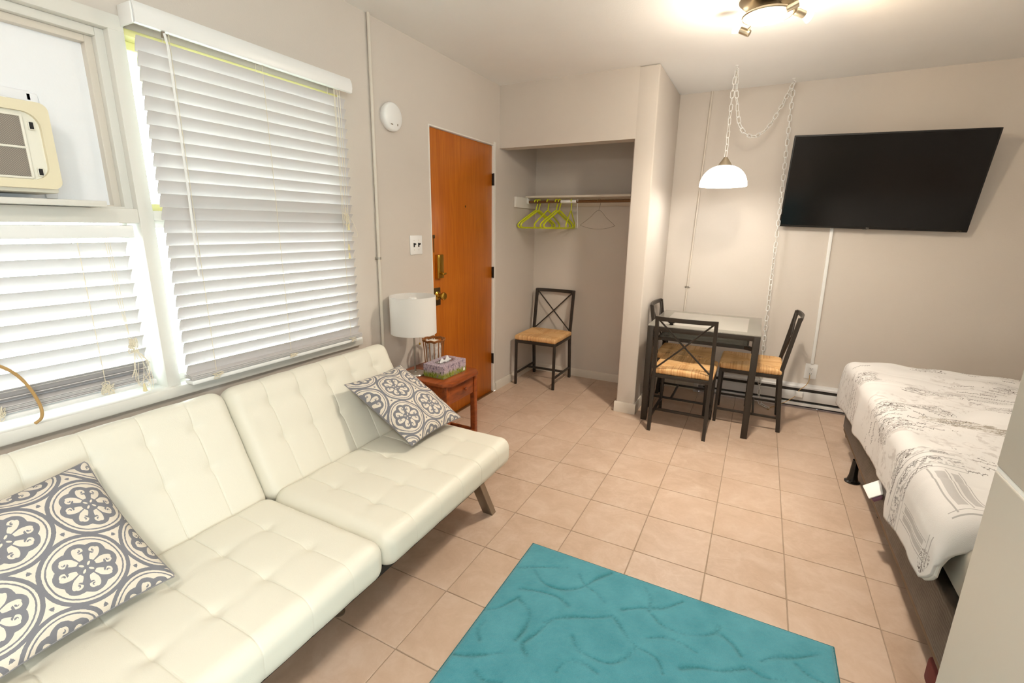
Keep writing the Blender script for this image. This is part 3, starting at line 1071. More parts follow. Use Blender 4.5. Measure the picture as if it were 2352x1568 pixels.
# smaller blind under the boarded bay, lifted a little, spare slats stacked
B2Y0, B2Y1 = -0.45, 0.876
b2 = blind('window_blind', 'smaller white blind below the air conditioner with slats stacked at its foot', -0.030, B2Y0, B2Y1, 1.366, 0.884, 10, math.radians(60), (0.08, 0.52))
oy2, oz2 = (B2Y0 + B2Y1) / 2, 0.884
mb = MB(); mb.box(-0.028, 0.032, B2Y0 - oy2, 0.895 - oy2, 1.378 - oz2, 1.421 - oz2, None, 0.004); put('headrail', mb, 'white_plastic', b2)
sl2 = next(q for q in b2.children if q.name.startswith('slat')).data
for k in range(8):
    link('slat', sl2, 'blind_slat', b2, (random.uniform(-0.003, 0.003), random.uniform(-0.004, 0.006), (0.018, 0.010)[k] if k < 2 else 0.006 - k * 0.0042), (0, (-0.95, -0.5)[k] if k < 2 else random.uniform(-0.04, 0.04), 0))
mb = MB(); mb.box(-0.026, 0.028, B2Y0 - oy2, B2Y1 + 0.012 - oy2, -0.048, -0.031, None, 0.005); put('bottom_rail', mb, 'white_plastic', b2)
mb = MB()
for yy in (0.806, 0.812, 0.818):
    mb.tube([(0.026, yy - oy2, 1.39 - oz2), (0.030, yy - oy2 + 0.004, 1.15 - oz2), (0.034, 0.822 - oy2, 1.035 - oz2)], 0.0009, 5)
put('lift_cord', mb, 'cord_white', b2)
put('cord_tangle', tangle((0.040, 0.825 - oy2, 1.000 - oz2), 0.007, 0.014, 0.030, 60, 0.0011, 5), 'cord_white', b2)
mb = MB(); g = np.random.default_rng(11)
for q in range(9):
    y_ = 0.832 + g.uniform(-0.02, 0.03); zb = g.uniform(0.80, 0.88)
    mb.tube(catmull([(0.040, 0.828 - oy2, 0.985 - oz2), (0.045, y_ - oy2, 0.93 - oz2), (0.046, y_ + g.uniform(-0.02, 0.02) - oy2, zb - oz2 + 0.01), (0.045, 0.84 + g.uniform(-0.03, 0.03) - oy2, zb + 0.04 - oz2)], 6), 0.0009, 5)
put('cord_loop', mb, 'cord_white', b2)
link('tassel', TASSEL, 'tassel', b2, (0.046, 0.835 - oy2, 0.823 - oz2))
for yy, sd in ((0.52, 21), (0.08, 23), (0.245, 24)):
    put('cord_knot', tangle((0.034, yy, -0.020), 0.006, 0.020, 0.024, 34, 0.0012, sd), 'cord_white', b2)

# brown flat cord hanging in front of the smaller blind
mb = MB(); mb.tube(catmull([(0.09, 0.34, 1.10), (0.075, 0.44, 1.045), (0.06, 0.492, 1.0), (0.05, 0.522, 0.945), (0.045, 0.540, 0.875), (0.043, 0.538, 0.835), (0.036, 0.522, 0.818)], 8), 0.0045, 8)
tag(put('power_cord', mb, 'cord_tan'), 'tan power cord hanging from the air conditioner to the sill', 'cord')

# ================================================================== air conditioner and its shelf
ac = thing('air_conditioner', 'cream window air conditioner with mesh filter set in the white board', 'air conditioner', (0.0, 0, AZ0))
mb = MB(); mb.box(-0.075, 0.085, AY0, AY1, 0.0, AZ1 - AZ0, None, 0.008, 2); put('housing', mb, 'ac_inner', ac)
# front bezel ring with big rounded corners
def rrect(y0, y1, z0, z1, r, n=8):
    pts = []
    for cy, cz, a0 in ((y1 - r, z1 - r, 0), (y0 + r, z1 - r, PI / 2), (y0 + r, z0 + r, PI), (y1 - r, z0 + r, 1.5 * PI)):
        for k in range(n + 1):
            a = a0 + k * PI / 2 / n
            pts.append((cy + r * math.cos(a), cz + r * math.sin(a)))
    return pts
def ring_mesh(outer, inner, x0, x1):
    tmp = bmesh.new(); n = len(outer)
    R = [[tmp.verts.new((x, y, z)) for y, z in P] for x, P in ((x0, outer), (x1, outer), (x1, inner), (x0, inner))]
    for a in range(4):
        for k in range(n):
            tmp.faces.new((R[a][k], R[a][(k + 1) % n], R[(a + 1) % 4][(k + 1) % n], R[(a + 1) % 4][k]))
    bmesh.ops.recalc_face_normals(tmp, faces=tmp.faces)
    mb = MB(); mb._merge(tmp); return mb
hz = AZ1 - AZ0
put('bezel', ring_mesh(rrect(AY0 - 0.003, AY1 + 0.003, 0.012, hz + 0.002, 0.022), rrect(AY0 + 0.022, AY1 - 0.020, 0.036, hz - 0.026, 0.040), 0.080, 0.104), 'ac_cream', ac, deg=30)
mb = MB(); mb.prism([(a, b) for a, b in rrect(AY0 + 0.018, AY1 - 0.016, 0.032, hz - 0.022, 0.040)], 0.086, 0.091, Matrix(((0, 0, 1, 0), (1, 0, 0, 0), (0, 1, 0, 0), (0, 0, 0, 1))))
put('front_panel', mb, 'ac_inner', ac)
gy1 = AY1 - 0.052
ys = [gy1 - 0.006 - k * 0.078 for k in range(5)]
for k in range(4):
    for z0, z1 in ((0.044, 0.118), (0.126, 0.205)):
        mb = MB(); mb.box(0.090, 0.0935, ys[k + 1] + 0.004, ys[k] - 0.002, z0, z1); put('filter_panel', mb, 'filter_mesh', ac)
mb = MB()
for y in ys:
    mb.box(0.090, 0.098, y - 0.0025, y + 0.0035, 0.040, 0.209, None, 0.001)
for z in (0.040, 0.122, 0.207):
    mb.box(0.090, 0.098, ys[-1], ys[0], z - 0.003, z + 0.003, None, 0.001)
put('filter_frame', mb, 'ac_inner', ac)
for z in (0.183, 0.058):
    mb = MB(); mb.box(0.090, 0.097, AY1 - 0.045, AY1 - 0.031, z - 0.012, z + 0.012, None, 0.002)
    lt = put('latch', mb, 'ac_inner', ac)
    mb = MB(); mb.box(0.0965, 0.098, AY1 - 0.043, AY1 - 0.034, z - 0.009, z + 0.009); put('latch_slot', mb, 'black', lt)
mb = MB(); mb.box(-0.085, 0.092, 0.10, 0.792, 1.4795, 1.4965, None, 0.002)
tag(put('support_shelf', mb, 'frame_grey'), 'narrow painted board carrying the air conditioner', 'shelf')

# ================================================================== things on the window wall
def conduit(name, label, p0, p1, r, strap_z, nrm, cat='conduit'):
    t = thing(name, label, cat, p0)
    P0, P1 = Vector(p0), Vector(p1)
    mb = MB(); mb.tube([(0, 0, 0), tuple(P1 - P0)], r, 14); put('pipe', mb, 'trim_wall', t)
    f = (strap_z - p0[2]) / (p1[2] - p0[2])
    c = (P1 - P0) * f
    mb = MB(); mb.tube([tuple(c + Vector((0, 0, -0.007))), tuple(c + Vector((0, 0, 0.007)))], r + 0.0022, 14)
    n = Vector(nrm); s = Vector((0, 0, 1)).cross(n)
    q = c - n * (r - 0.001)
    mb.obox(tuple(q - s * (r + 0.014)), tuple(q + s * (r + 0.014)), 0.014, 0.004, nrm, 0.001)
    put('strap', mb, 'steel', t)
conduit('conduit_pipe', 'thin painted conduit beside the large blind', (0.0125, 2.085, 0.0), (0.0125, 2.112, H), 0.0095, 1.245, (1, 0, 0))
conduit('conduit_pipe', 'thin painted conduit on the wall behind the dining table', (1.412, YB - 0.0095, 0.0), (1.476, YB - 0.0095, H), 0.0085, 0.935, (0, -1, 0))

t = thing('smoke_detector', 'round white smoke detector on the wall above the light switch', 'smoke detector', (0.0, 2.252, 2.032))
mt = Matrix.Rotation(PI / 2, 4, 'Y')
mb = MB(); mb.lathe([(0, 0), (0.072, 0), (0.074, 0.006), (0.074, 0.012), (0, 0.012)], 48, mt); put('base', mb, 'white_plastic', t)
mb = MB(); mb.lathe([(0.0, 0.012), (0.077, 0.012), (0.078, 0.022), (0.074, 0.032), (0.066, 0.037), (0, 0.038)], 48, mt); cv = put('cover', mb, 'white_plastic', t)
mb = MB(); mb.box(0.0345, 0.0385, -0.030, -0.012, -0.045, -0.040); put('vent_slot', mb, 'wire_grey', cv)
mb = MB(); mb.box(0.035, 0.0385, 0.024, 0.032, -0.046, -0.034, None, 0.002); put('test_button', mb, 'wire_grey', cv)

t = thing('light_switch', 'white double light switch plate beside the door', 'light switch', (0.0, 2.450, 1.311))
mb = MB(); mb.box(0, 0.006, -0.060, 0.060, -0.060, 0.060, None, 0.003); put('plate', mb, 'white_plastic', t)
for y in (-0.023, 0.023):
    mb = MB(); mb.box(0.004, 0.0066, y - 0.006, y + 0.006, -0.013, 0.013)
    sl = put('toggle_slot', mb, 'black', t)
    mb = MB(); mb.obox((0.005, y, 0.0), (0.020, y, 0.009), 0.009, 0.009, (0, 0, 1), 0.002); put('toggle', mb, 'black', sl)
for y in (-0.023, 0.023):
    for z in (-0.030, 0.030):
        mb = MB(); mb.lathe([(0, 0.0075), (0.003, 0.007), (0.003, 0.005)], 10, Matrix.Translation((0, y, z)) @ Matrix.Rotation(PI / 2, 4, 'Y'))
        put('screw', mb, 'trim_wall', t)
mb = MB(); mb.tube(catmull([(0.034, 1.52, 0.822), (0.038, 1.56, 0.832), (0.036, 1.62, 0.830), (0.034, 1.66, 0.822)], 6), 0.006, 8)
tag(put('orange_cable', mb, 'orange_plastic'), 'orange cable lying on the window sill behind the sofa', 'cable')

# ================================================================== sofa
def tufted(name, hx, hy, hz, r, faces, rows, cell, y_first, sag=0.0):
    """cushion half; faces: weights of displaced directions; rows: tuft rows along `faces[0]` tangent"""
    seams = y_first + cell * np.arange(1, 6) - hy
    V, N, F = rounded_box_np(hx, hy, hz, r, 0.0095, np.concatenate([seams + o for o in (-0.006, -0.003, -0.0015, 0, 0.0015, 0.003, 0.006)]))
    yl = V[:, 1] + hy
    ph = (yl - y_first) / cell
    near = np.abs(ph - np.round(ph)) * cell
    inside = (np.round(ph) > -0.5) & (np.round(ph) * cell + y_first > 0.05) & (np.round(ph) * cell + y_first < 2 * hy - 0.05)
    near = np.where(inside, near, 9)
    puff = np.abs(np.sin(PI * ph)) ** 0.6
    puff = np.where(inside | True, puff, 1)
    d = -0.0042 * (1 - puff) * (near < cell / 2)
    d += -0.0026 * np.exp(-(near / 0.0022) ** 2)
    tax, fl = rows[0], rows[1]
    for t in fl:
        dt = V[:, tax] - t
        d += -0.0036 * np.exp(-(dt / 0.028) ** 2) * (0.45 + 0.55 * np.exp(-(near / 0.035) ** 2))
        d += -0.0085 * np.exp(-(dt ** 2 + near ** 2) / 0.020 ** 2)
    w = np.zeros(len(V))
    for ax, sg, wt in faces:
        w = np.maximum(w, np.clip(N[:, ax] * sg, 0, 1) * wt)
    # tuft rows act only on the main face
    V = V + N * (d * w)[:, None]
    return np_mesh(name, V, F)

SY0, SYM, SY1 = 0.115, 1.025, 1.935
sofa = thing('futon_sofa', 'ivory leather split-back futon sofa with square tufting', 'sofa', (0.6, SYM, 0))
hy = (SY1 - SYM) / 2 - 0.0015
CELL = (SY1 - SYM) / 6
seat_me = tufted('seat_cushion', 0.305, hy, 0.072, 0.052, [(2, 1, 1.0), (0, 1, 0.35)], (0, [0.575 - 0.683, 0.785 - 0.683]), CELL, 0.0)
for k, cy in enumerate((SYM + (SY1 - SYM) / 2, SYM - (SYM - SY0) / 2)):
    link('seat_cushion', seat_me, 'ivory_leather', sofa, (0.683 - 0.6, cy - SYM, 0.342))
e = Vector((-0.205, 0, 0.405)).normalized(); nrm = Vector((e.z, 0, -e.x))
SL = 0.50
ctr = Vector((0.412, 0, 0.365)) + e * (SL / 2) - nrm * 0.060
back_me = tufted('back_cushion', 0.060, hy, SL / 2, 0.050, [(0, 1, 1.0), (2, 1, 0.6)], (2, [-0.02, 0.135]), CELL, 0.0)
lean = -math.atan2(-e.x, e.z)
for cy in (SYM + (SY1 - SYM) / 2, SYM - (SYM - SY0) / 2):
    link('back_cushion', back_me, 'ivory_leather', sofa, (ctr.x - 0.6, cy - SYM, ctr.z), (0, lean, 0))
mb = MB()
for yy in (-0.78, 0.78):
    mb.box(-0.14, 0.33, yy - 0.018, yy + 0.018, 0.240, 0.268)
mb.box(0.285, 0.333, -0.79, 0.725, 0.238, 0.269); mb.box(-0.15, -0.11, -0.79, 0.79, 0.235, 0.268)
mb.box(-0.33, -0.20, -0.60, 0.60, 0.22, 0.33)
put('frame', mb, 'sofa_frame', sofa)
for sx, x in ((1, 0.297), (-1, -0.20)):
    for sy in (-1, 1):
        mb = MB()
        tmp = bmesh.new()
        yt, yb, w, dp = 0.690 * sy, 0.838 * sy, 0.058, 0.024
        pts = []
        for (yy, zz) in ((yt, 0.24), (yt + sy * dp * 1.6, 0.24), (yb + sy * dp * 0.6, 0.0), (yb - sy * dp, 0.0)):
            pts.append((yy, zz))
        a = [tmp.verts.new((x - w / 2, yy, zz)) for yy, zz in pts]; b = [tmp.verts.new((x + w / 2, yy, zz)) for yy, zz in pts]
        tmp.faces.new(a); tmp.faces.new(b[::-1])
        for k in range(4):
            tmp.faces.new((a[k], b[k], b[(k + 1) % 4], a[(k + 1) % 4]))
        bmesh.ops.recalc_face_normals(tmp, faces=tmp.faces)
        bmesh.ops.bevel(tmp, geom=list(tmp.edges), offset=0.002, segments=1, affect='EDGES')
        mb._merge(tmp)
        put('leg', mb, 'chrome_dark', sofa)
mb = MB(); mb.lathe([(0, 0), (0.020, 0), (0.021, 0.006), (0.014, 0.010), (0.014, 0.24), (0, 0.24)], 18, Matrix.Translation((0.125, 0.0, 0)))
put('centre_leg', mb, 'chrome_dark', sofa)

# ---- cushions
def cushion(name, label, A, B, C, D, thick, group=None, flip=False):
    """A,B top corners, C,D lower corners (C below A)"""
    A, B, C, D = (np.array(q, float) for q in (A, B, C, D))
    o = (A + B + C + D) / 4
    t = thing(name, label, 'cushion', tuple(o), 0, group)
    n = 110
    u = np.linspace(0, 1, n); U, W = np.meshgrid(u, u, indexing='ij')
    a, b = 2 * U - 1, 2 * W - 1
    # edges pull in between the corners
    pu = 0.030 * (1 - b ** 2) * np.sign(a) * np.abs(a) ** 3
    pv = 0.030 * (1 - a ** 2) * np.sign(b) * np.abs(b) ** 3
    uu, vv = U - pu, W - pv
    base = (C * (1 - uu)[..., None] * (1 - vv)[..., None] + D * uu[..., None] * (1 - vv)[..., None]
            + A * (1 - uu)[..., None] * vv[..., None] + B * uu[..., None] * vv[..., None])
    nr = np.cross(D - C, A - C); nr /= np.linalg.norm(nr)
    if nr[0] < 0:
        nr = -nr
    hgt = thick * (np.clip(1 - np.abs(a) ** 2.6, 0, 1) * np.clip(1 - np.abs(b) ** 2.6, 0, 1)) ** 0.62
    wr = 0.0025 * np.sin(9 * a + 3 * b) * (1 - a ** 2) + 0.002 * np.sin(13 * b - 4 * a)
    wr *= np.clip((1 - np.maximum(np.abs(a), np.abs(b))) * 6, 0, 1)
    uvs = np.stack([U, W], -1)
    F_ = base + nr * (hgt + wr)[..., None] - o
    K_ = base - nr * (hgt * 0.9)[..., None] - o
    link('front_cover', grid_mesh('front_cover', F_, uvs), 'medallion_cloth', t)
    link('back_cover', grid_mesh('back_cover', K_[::-1], uvs), 'cushion_back', t)
    rim = np.concatenate([F_[:, 0], F_[-1, 1:], F_[::-1, -1][1:], F_[0, ::-1][1:-1]])[::3]
    mb = MB(); mb.tube([tuple(q) for q in rim], 0.0022, 6, True); put('seam', mb, 'cushion_back', t)
    return t
GP = 'grey medallion cushions on the sofa'
cushion('throw_cushion', 'grey and cream medallion cushion at the sofa end next to the side table',
        (0.315, 1.50, 0.700), (0.315, 1.895, 0.695), (0.660, 1.555, 0.445), (0.690, 1.915, 0.462), 0.074, GP)
cushion('throw_cushion', 'grey and cream medallion cushion in front of the brown hanging cord',
        (0.300, 0.132, 0.715), (0.300, 0.536, 0.750), (0.612, 0.165, 0.450), (0.600, 0.578, 0.447), 0.074, GP)

# ================================================================== rug
def ground(u, v, z):
    d = cam.matrix_world.to_3x3() @ Vector(((u - 1176) / 1079.07, -(v - 784) / 1079.07, -1.0))
    o = cam.matrix_world.translation
    p = o + d * ((z - o.z) / d.z)
    return p.x, p.y
STROKES = [[(610, 170), (660, 240), (760, 275), (870, 265), (960, 215), (1040, 185)], [(510, 155), (640, 150), (800, 155)],
           [(530, 270), (650, 290), (740, 320), (800, 370)], [(330, 390), (400, 380), (470, 345), (520, 320)],
           [(660, 460), (720, 440), (830, 430), (950, 435), (1040, 425)], [(700, 450), (620, 520), (540, 580), (560, 640)],
           [(820, 540), (850, 610), (930, 660), (1030, 690), (1120, 660), (1170, 610)], [(1100, 390), (1200, 380), (1330, 380), (1440, 345)],
           [(1270, 420), (1330, 480), (1430, 520), (1540, 535), (1620, 520), (1650, 480)], [(1240, 550), (1330, 545), (1420, 570), (1520, 630)],
           [(1060, 440), (1100, 500), (1170, 590), (1290, 660), (1330, 750)], [(730, 740), (790, 680), (880, 690), (960, 745)],
           [(1640, 520), (1720, 580), (1770, 650)], [(1880, 680), (1960, 660), (2080, 660), (2210, 640)],
           [(1430, 720), (1530, 715), (1660, 735), (1790, 720)], [(150, 640), (280, 645), (430, 630)], [(520, 330), (580, 400), (560, 480), (500, 560)],
           [(280, 740), (330, 790), (420, 800)], [(1820, 720), (1900, 770), (2020, 790)], [(2080, 700), (2150, 760), (2230, 800)],
           [(860, 190), (890, 250), (960, 300), (1000, 350)], [(300, 560), (290, 500), (330, 450)], [(1250, 400), (1260, 330), (1230, 270)]]
RX0, RX1, RY0, RY1 = 1.203, 2.374, 0.02, 1.736
sx, sy = np.linspace(0, 1, 235), np.linspace(0, 1, 340)
GX, GY = np.meshgrid(RX0 + sx * (RX1 - RX0), RY0 + sy * (RY1 - RY0), indexing='ij')
dist = np.full(GX.shape, 9.0)
allst = []
for st in STROKES:
    allst.append([ground(980 + x * 0.4082, 1240 + y * 0.4082, 0.014) for x, y in catmull([p + (0,) for p in st], 6) for _ in (0,)] if False else
                 [ground(980 + q[0] * 0.4082, 1240 + q[1] * 0.4082, 0.014) for q in catmull([p + (0,) for p in st], 6)])
g = np.random.default_rng(4)
for _ in range(26):      # the part towards the camera
    cx, cy, r0, a0 = g.uniform(RX0, RX1), g.uniform(RY0, 1.05), g.uniform(0.05, 0.13), g.uniform(0, 2 * PI)
    allst.append([(cx + r0 * math.cos(a0 + q * 0.12), cy + r0 * math.sin(a0 + q * 0.12)) for q in range(17)])
for st in allst:
    P = np.array(st)
    for a, b in zip(P[:-1], P[1:]):
        ab = b - a; L2 = max(ab @ ab, 1e-9)
        tt = np.clip(((GX - a[0]) * ab[0] + (GY - a[1]) * ab[1]) / L2, 0, 1)
        dist = np.minimum(dist, np.hypot(GX - a[0] - tt * ab[0], GY - a[1] - tt * ab[1]))
rug_noise = g.normal(0, 1, GX.shape)
groove = np.exp(-(dist / (0.0068 + 0.002 * np.sin(GX * 31 + GY * 17))) ** 2) * np.clip(0.6 + 0.45 * np.sin(GX * 19 - 3) * np.sin(GY * 23 + 1) + 0.25 * rug_noise, 0, 1)
edge = np.minimum(np.minimum(GX - RX0, RX1 - GX), np.minimum(GY - RY0, RY1 - GY))
Z = 0.014 - 0.0042 * groove + 0.0005 * rug_noise - 0.008 * np.exp(-(edge / 0.006) ** 2)
rug = thing('area_rug', 'teal area rug with carved curling lines', 'rug', ((RX0 + RX1) / 2, (RY0 + RY1) / 2, 0))
P = np.stack([GX - (RX0 + RX1) / 2, GY - (RY0 + RY1) / 2, Z], -1)
link('pile', grid_mesh('pile', P, None, {'groove': groove}), 'rug_pile', rug)
mb = MB(); hx_, hy_ = (RX1 - RX0) / 2, (RY1 - RY0) / 2
mb.box(-hx_ - 0.003, hx_ + 0.003, -hy_ - 0.003, hy_ + 0.003, 0.0005, 0.0075, None, 0.003, 2); put('backing', mb, 'rug_edge', rug)

# ================================================================== side table and what stands on it
stx0, stx1, sty0, sty1, stz = 0.030, 0.462, 2.125, 2.505, 0.530
t = thing('side_table', 'brown wooden side table with one drawer between sofa and door', 'side table', (0.246, 2.315, 0))
ax, ay = (stx1 - stx0) / 2, (sty1 - sty0) / 2
c_ = 0.045
mb = MB(); mb.prism([(-ax, -ay), (ax - c_, -ay), (ax, -ay + c_), (ax, ay - c_), (ax - c_, ay), (-ax, ay)], stz - 0.022, stz, None, 0.004); put('table_top', mb, 'table_wood', t)
mb = MB()
mb.box(-ax + 0.03, ax - 0.05, -ay + 0.035, -ay + 0.053, stz - 0.15, stz - 0.022); mb.box(-ax + 0.03, ax - 0.05, ay - 0.053, ay - 0.035, stz - 0.15, stz - 0.022)
mb.box(-ax + 0.03, -ax + 0.048, -ay + 0.053, ay - 0.053, stz - 0.15, stz - 0.022); mb.box(-ax + 0.03, ax - 0.05, -ay + 0.05, ay - 0.05, stz - 0.155, stz - 0.145)
put('apron', mb, 'table_wood', t)
mb = MB(); mb.box(ax - 0.052, ax - 0.030, -ay + 0.050, ay - 0.062, stz - 0.142, stz - 0.028, None, 0.003); dr = put('drawer', mb, 'table_wood', t)
mb = MB(); mb.lathe([(0, 0), (0.008, 0), (0.007, 0.008), (0.012, 0.014), (0.0135, 0.020), (0.010, 0.026), (0, 0.028)], 20, Matrix.Translation((ax - 0.030, 0.020, stz - 0.082)) @ Matrix.Rotation(PI / 2, 4, 'Y'))
put('knob', mb, 'table_wood', dr)
for x in (-ax + 0.035, ax - 0.042):
    for y in (-ay + 0.036, ay - 0.036):
        mb = MB(); mb.box(x - 0.017, x + 0.017, y - 0.017, y + 0.017, 0, stz - 0.022, None, 0.003); put('leg', mb, 'table_wood', t)
mb = MB()
mb.box(-ax + 0.035, ax - 0.042, -ay + 0.026, -ay + 0.046, 0.09, 0.125, None, 0.003); mb.box(-ax + 0.035, ax - 0.042, ay - 0.046, ay - 0.026, 0.09, 0.125, None, 0.003)
mb.box(ax - 0.053, ax - 0.031, -ay + 0.036, ay - 0.036, 0.09, 0.125, None, 0.003)
put('stretcher', mb, 'table_wood', t)

lx, ly = 0.152, 2.215
t = thing('table_lamp', 'table lamp with white drum shade on a steel stem', 'lamp', (lx, ly, stz))
mb = MB(); mb.lathe([(0, 0), (0.066, 0), (0.067, 0.005), (0.063, 0.011), (0.012, 0.015), (0.007, 0.020), (0, 0.020)], 36); put('base', mb, 'steel', t)
mb = MB(); mb.lathe([(0.0055, 0.015), (0.0055, 0.42), (0, 0.42)], 14); put('stem', mb, 'steel', t)
mb = MB(); mb.lathe([(0.138, 0.265), (0.138, 0.492), (0.1365, 0.492), (0.1365, 0.265)], 56, None, True); sh = put('lamp_shade', mb, 'lamp_shade', t, deg=60)
mb = MB()
for z in (0.491,):
    mb.tube([(0.1375 * math.cos(a), 0.1375 * math.sin(a), z) for a in np.linspace(0, 2 * PI, 48, endpoint=False)], 0.0014, 6, True)
for a in (0.3, 0.3 + 2 * PI / 3, 0.3 + 4 * PI / 3):
    mb.tube([(0.012 * math.cos(a), 0.012 * math.sin(a), 0.44), (0.137 * math.cos(a), 0.137 * math.sin(a), 0.488)], 0.0014, 6)
put('shade_ring', mb, 'white_plastic', sh)
mb = MB(); mb.lathe([(0.016, 0.40), (0.016, 0.445), (0.013, 0.45), (0, 0.45)], 18); mb.lathe([(0.0, 0.445), (0.014, 0.447), (0.026, 0.468), (0.022, 0.482), (0, 0.487)], 18); put('socket_bulb', mb, 'white_plastic', t)
mb = MB(); mb.tube([(0.036, 0.008, 0.41), (0.036, 0.008, 0.205)], 0.0007, 5); mb.lathe([(0, 0.190), (0.0045, 0.193), (0.006, 0.198), (0.0045, 0.203), (0, 0.206)], 10, Matrix.Translation((0.036, 0.008, 0)))
put('pull_chain', mb, 'brass', t)

t = thing('tissue_box', 'lavender printed tissue box with tissue pulled up', 'tissue box', (0.300, 2.325, stz), math.radians(-2))
bx, by, bh = 0.0775, 0.117, 0.080
mb = MB(); mb.box(-bx, bx, -by, by, 0, bh, None, 0.0015, 1); put('carton', mb, 'lavender_print', t)
mb = MB(); mb.prism(rrect(-0.036, 0.036, -0.080, 0.080, 0.034), bh - 0.0005, bh + 0.0008); put('opening_film', mb, 'jar_glass', t)
n = 26
uu = np.linspace(-1, 1, n); U, W = np.meshgrid(uu, uu, indexing='ij')
zz = bh + 0.001 + 0.022 * np.exp(-((U + 0.45) / 0.30) ** 2) * np.exp(-(W / 0.5) ** 2) + 0.030 * np.exp(-((U - 0.4) / 0.28) ** 2) * np.exp(-((W - 0.1) / 0.45) ** 2) + 0.003 * np.sin(7 * U + 5 * W)
P = np.stack([W * 0.022 * (1 - 0.5 * (U ** 2)), U * 0.060, zz], -1)
link('tissue', grid_mesh('tissue', P), 'tissue', t)
mb = MB(); mb.lathe([(0, 0.0), (0.010, 0.0), (0.010, 0.0006), (0, 0.0006)], 16, Matrix.Translation((bx - 0.0001, by - 0.022, 0.016)) @ Matrix.Rotation(PI / 2, 4, 'Y')); put('round_sticker', mb, 'white_plastic', t)

t = thing('candle_lantern', 'rattan candle holder with white candle in birch paper behind the tissue box', 'candle holder', (0.140, 2.425, stz))
for k in range(14):
    a = 2 * PI * k / 14
    mb = MB(); mb.tube([(0.058 * math.cos(a), 0.058 * math.sin(a), 0.004), (0.062 * math.cos(a), 0.062 * math.sin(a), 0.09), (0.070 * math.cos(a), 0.070 * math.sin(a), 0.176)], 0.0028, 6)
    put('rattan_stave', mb, 'rattan', t)
for z, r in ((0.006, 0.058), (0.172, 0.069), (0.180, 0.072)):
    mb = MB(); mb.tube([((r + 0.003 * math.cos(9 * a)) * math.cos(a), (r + 0.003 * math.cos(9 * a)) * math.sin(a), z + 0.003 * math.sin(9 * a)) for a in np.linspace(0, 2 * PI, 90, endpoint=False)], 0.0045, 7, True)
    put('rattan_hoop', mb, 'rattan', t)
mb = MB(); mb.lathe([(0, 0.004), (0.046, 0.004), (0.046, 0.165), (0.0435, 0.168), (0.042, 0.165), (0, 0.160)], 32); cn = put('candle', mb, 'candle_wax', t)
mb = MB(); mb.lathe([(0.047, 0.006), (0.047, 0.135), (0.0485, 0.135), (0.0485, 0.006)], 32, None, True); put('paper_wrap', mb, 'birch_paper', cn)

# ================================================================== closet: shelf, rod, hangers
t = thing('closet_shelf', 'painted closet shelf board on wall cleats', 'shelf', (0.54, 4.15, 1.69))
mb = MB(); mb.box(-0.538, 0.546, -0.115, 0.108, 0.0, 0.018, None, 0.0015); put('board', mb, 'shelf_paint', t)
mb = MB(); mb.box(-0.538, -0.519, -0.335, 0.108, -0.090, -0.0005, None, 0.0015); put('cleat', mb, 'trim_white', t)
mb = MB(); mb.box(-0.519, 0.546, 0.092, 0.108, -0.070, -0.0005, None, 0.0015); put('cleat', mb, 'shelf_paint', t)
RYD, RZ = 4.05, 1.655
t = thing('closet_rod', 'brown metal closet rod under the closet shelf', 'closet rod', (0.55, RYD, RZ))
mb = MB(); mb.tube([(-0.52, 0, 0), (0.535, 0, 0)], 0.0125, 16); put('tube', mb, 'rod_brown', t)
mb = MB(); mb.tube([(-0.20, 0, 0), (-0.055, 0, 0)], 0.0138, 16); put('sleeve', mb, 'white_plastic', t)
mb = MB(); mb.tube([(-0.528, 0, 0), (-0.512, 0, 0)], 0.022, 18); mb.box(-0.528, -0.518, -0.022, 0.022, 0, 0.034, None, 0.002); put('rod_socket', mb, 'trim_white', t)

def hanger_mesh(r=0.0055, flat=1.0, w=0.205):
    mb = MB()
    body = catmull([(0, 0, -0.078), (-0.06, 0, -0.108), (-0.125, 0, -0.145), (-w + 0.022, 0, -0.180), (-w, 0, -0.205), (-w + 0.018, 0, -0.226), (-0.10, 0, -0.228), (0.10, 0, -0.228), (w - 0.018, 0, -0.226), (w, 0, -0.205), (w - 0.022, 0, -0.180), (0.125, 0, -0.145), (0.06, 0, -0.108)], 6, True)
    mb.tube(body, r, 8, True)
    return mb
def hook_mesh(r):
    mb = MB()
    pts = [(0, 0, -0.078), (0, 0, -0.030)] + [(-0.000 + 0.0185 * math.cos(a) - 0.0, 0, 0.0185 * math.sin(a)) for a in np.linspace(0, PI * 0.95, 12)]
    pts = [(0, 0, -0.08), (0.006, 0, -0.05), (0.017, 0, -0.018)] + [(0.0185 * math.cos(a), 0, 0.0185 * math.sin(a)) for a in np.linspace(0, PI * 1.05, 12)]
    mb.tube(catmull(pts, 4), min(r, 0.0055), 8)
    return mb
def hanger(label, x, yaw, mat, r, w=0.205, cat='hanger', grp=None, name='clothes_hanger', zoff=0.0):
    t = thing(name, label, cat, (x, RYD, RZ - 0.0125 + 0.0125 + zoff), yaw, grp)
    put('arms', hanger_mesh(r, 1, w), mat, t); put('hook', hook_mesh(r * 0.85), mat, t)
    return t
GH = 'yellow-green plastic hangers on the closet rod'
for x_, a_, l_ in ((0.106, 65, 'yellow-green plastic hanger closest to the closet side wall'), (0.134, 65.5, 'second yellow-green plastic hanger from the closet side wall, resting on the first')):
    hanger(l_, x_, math.radians(a_), 'hanger_green', 0.0078, grp=GH)
hanger('yellow-green plastic hanger in the middle, between two pairs like it', 0.224, math.radians(80), 'hanger_green', 0.0070, grp=GH)
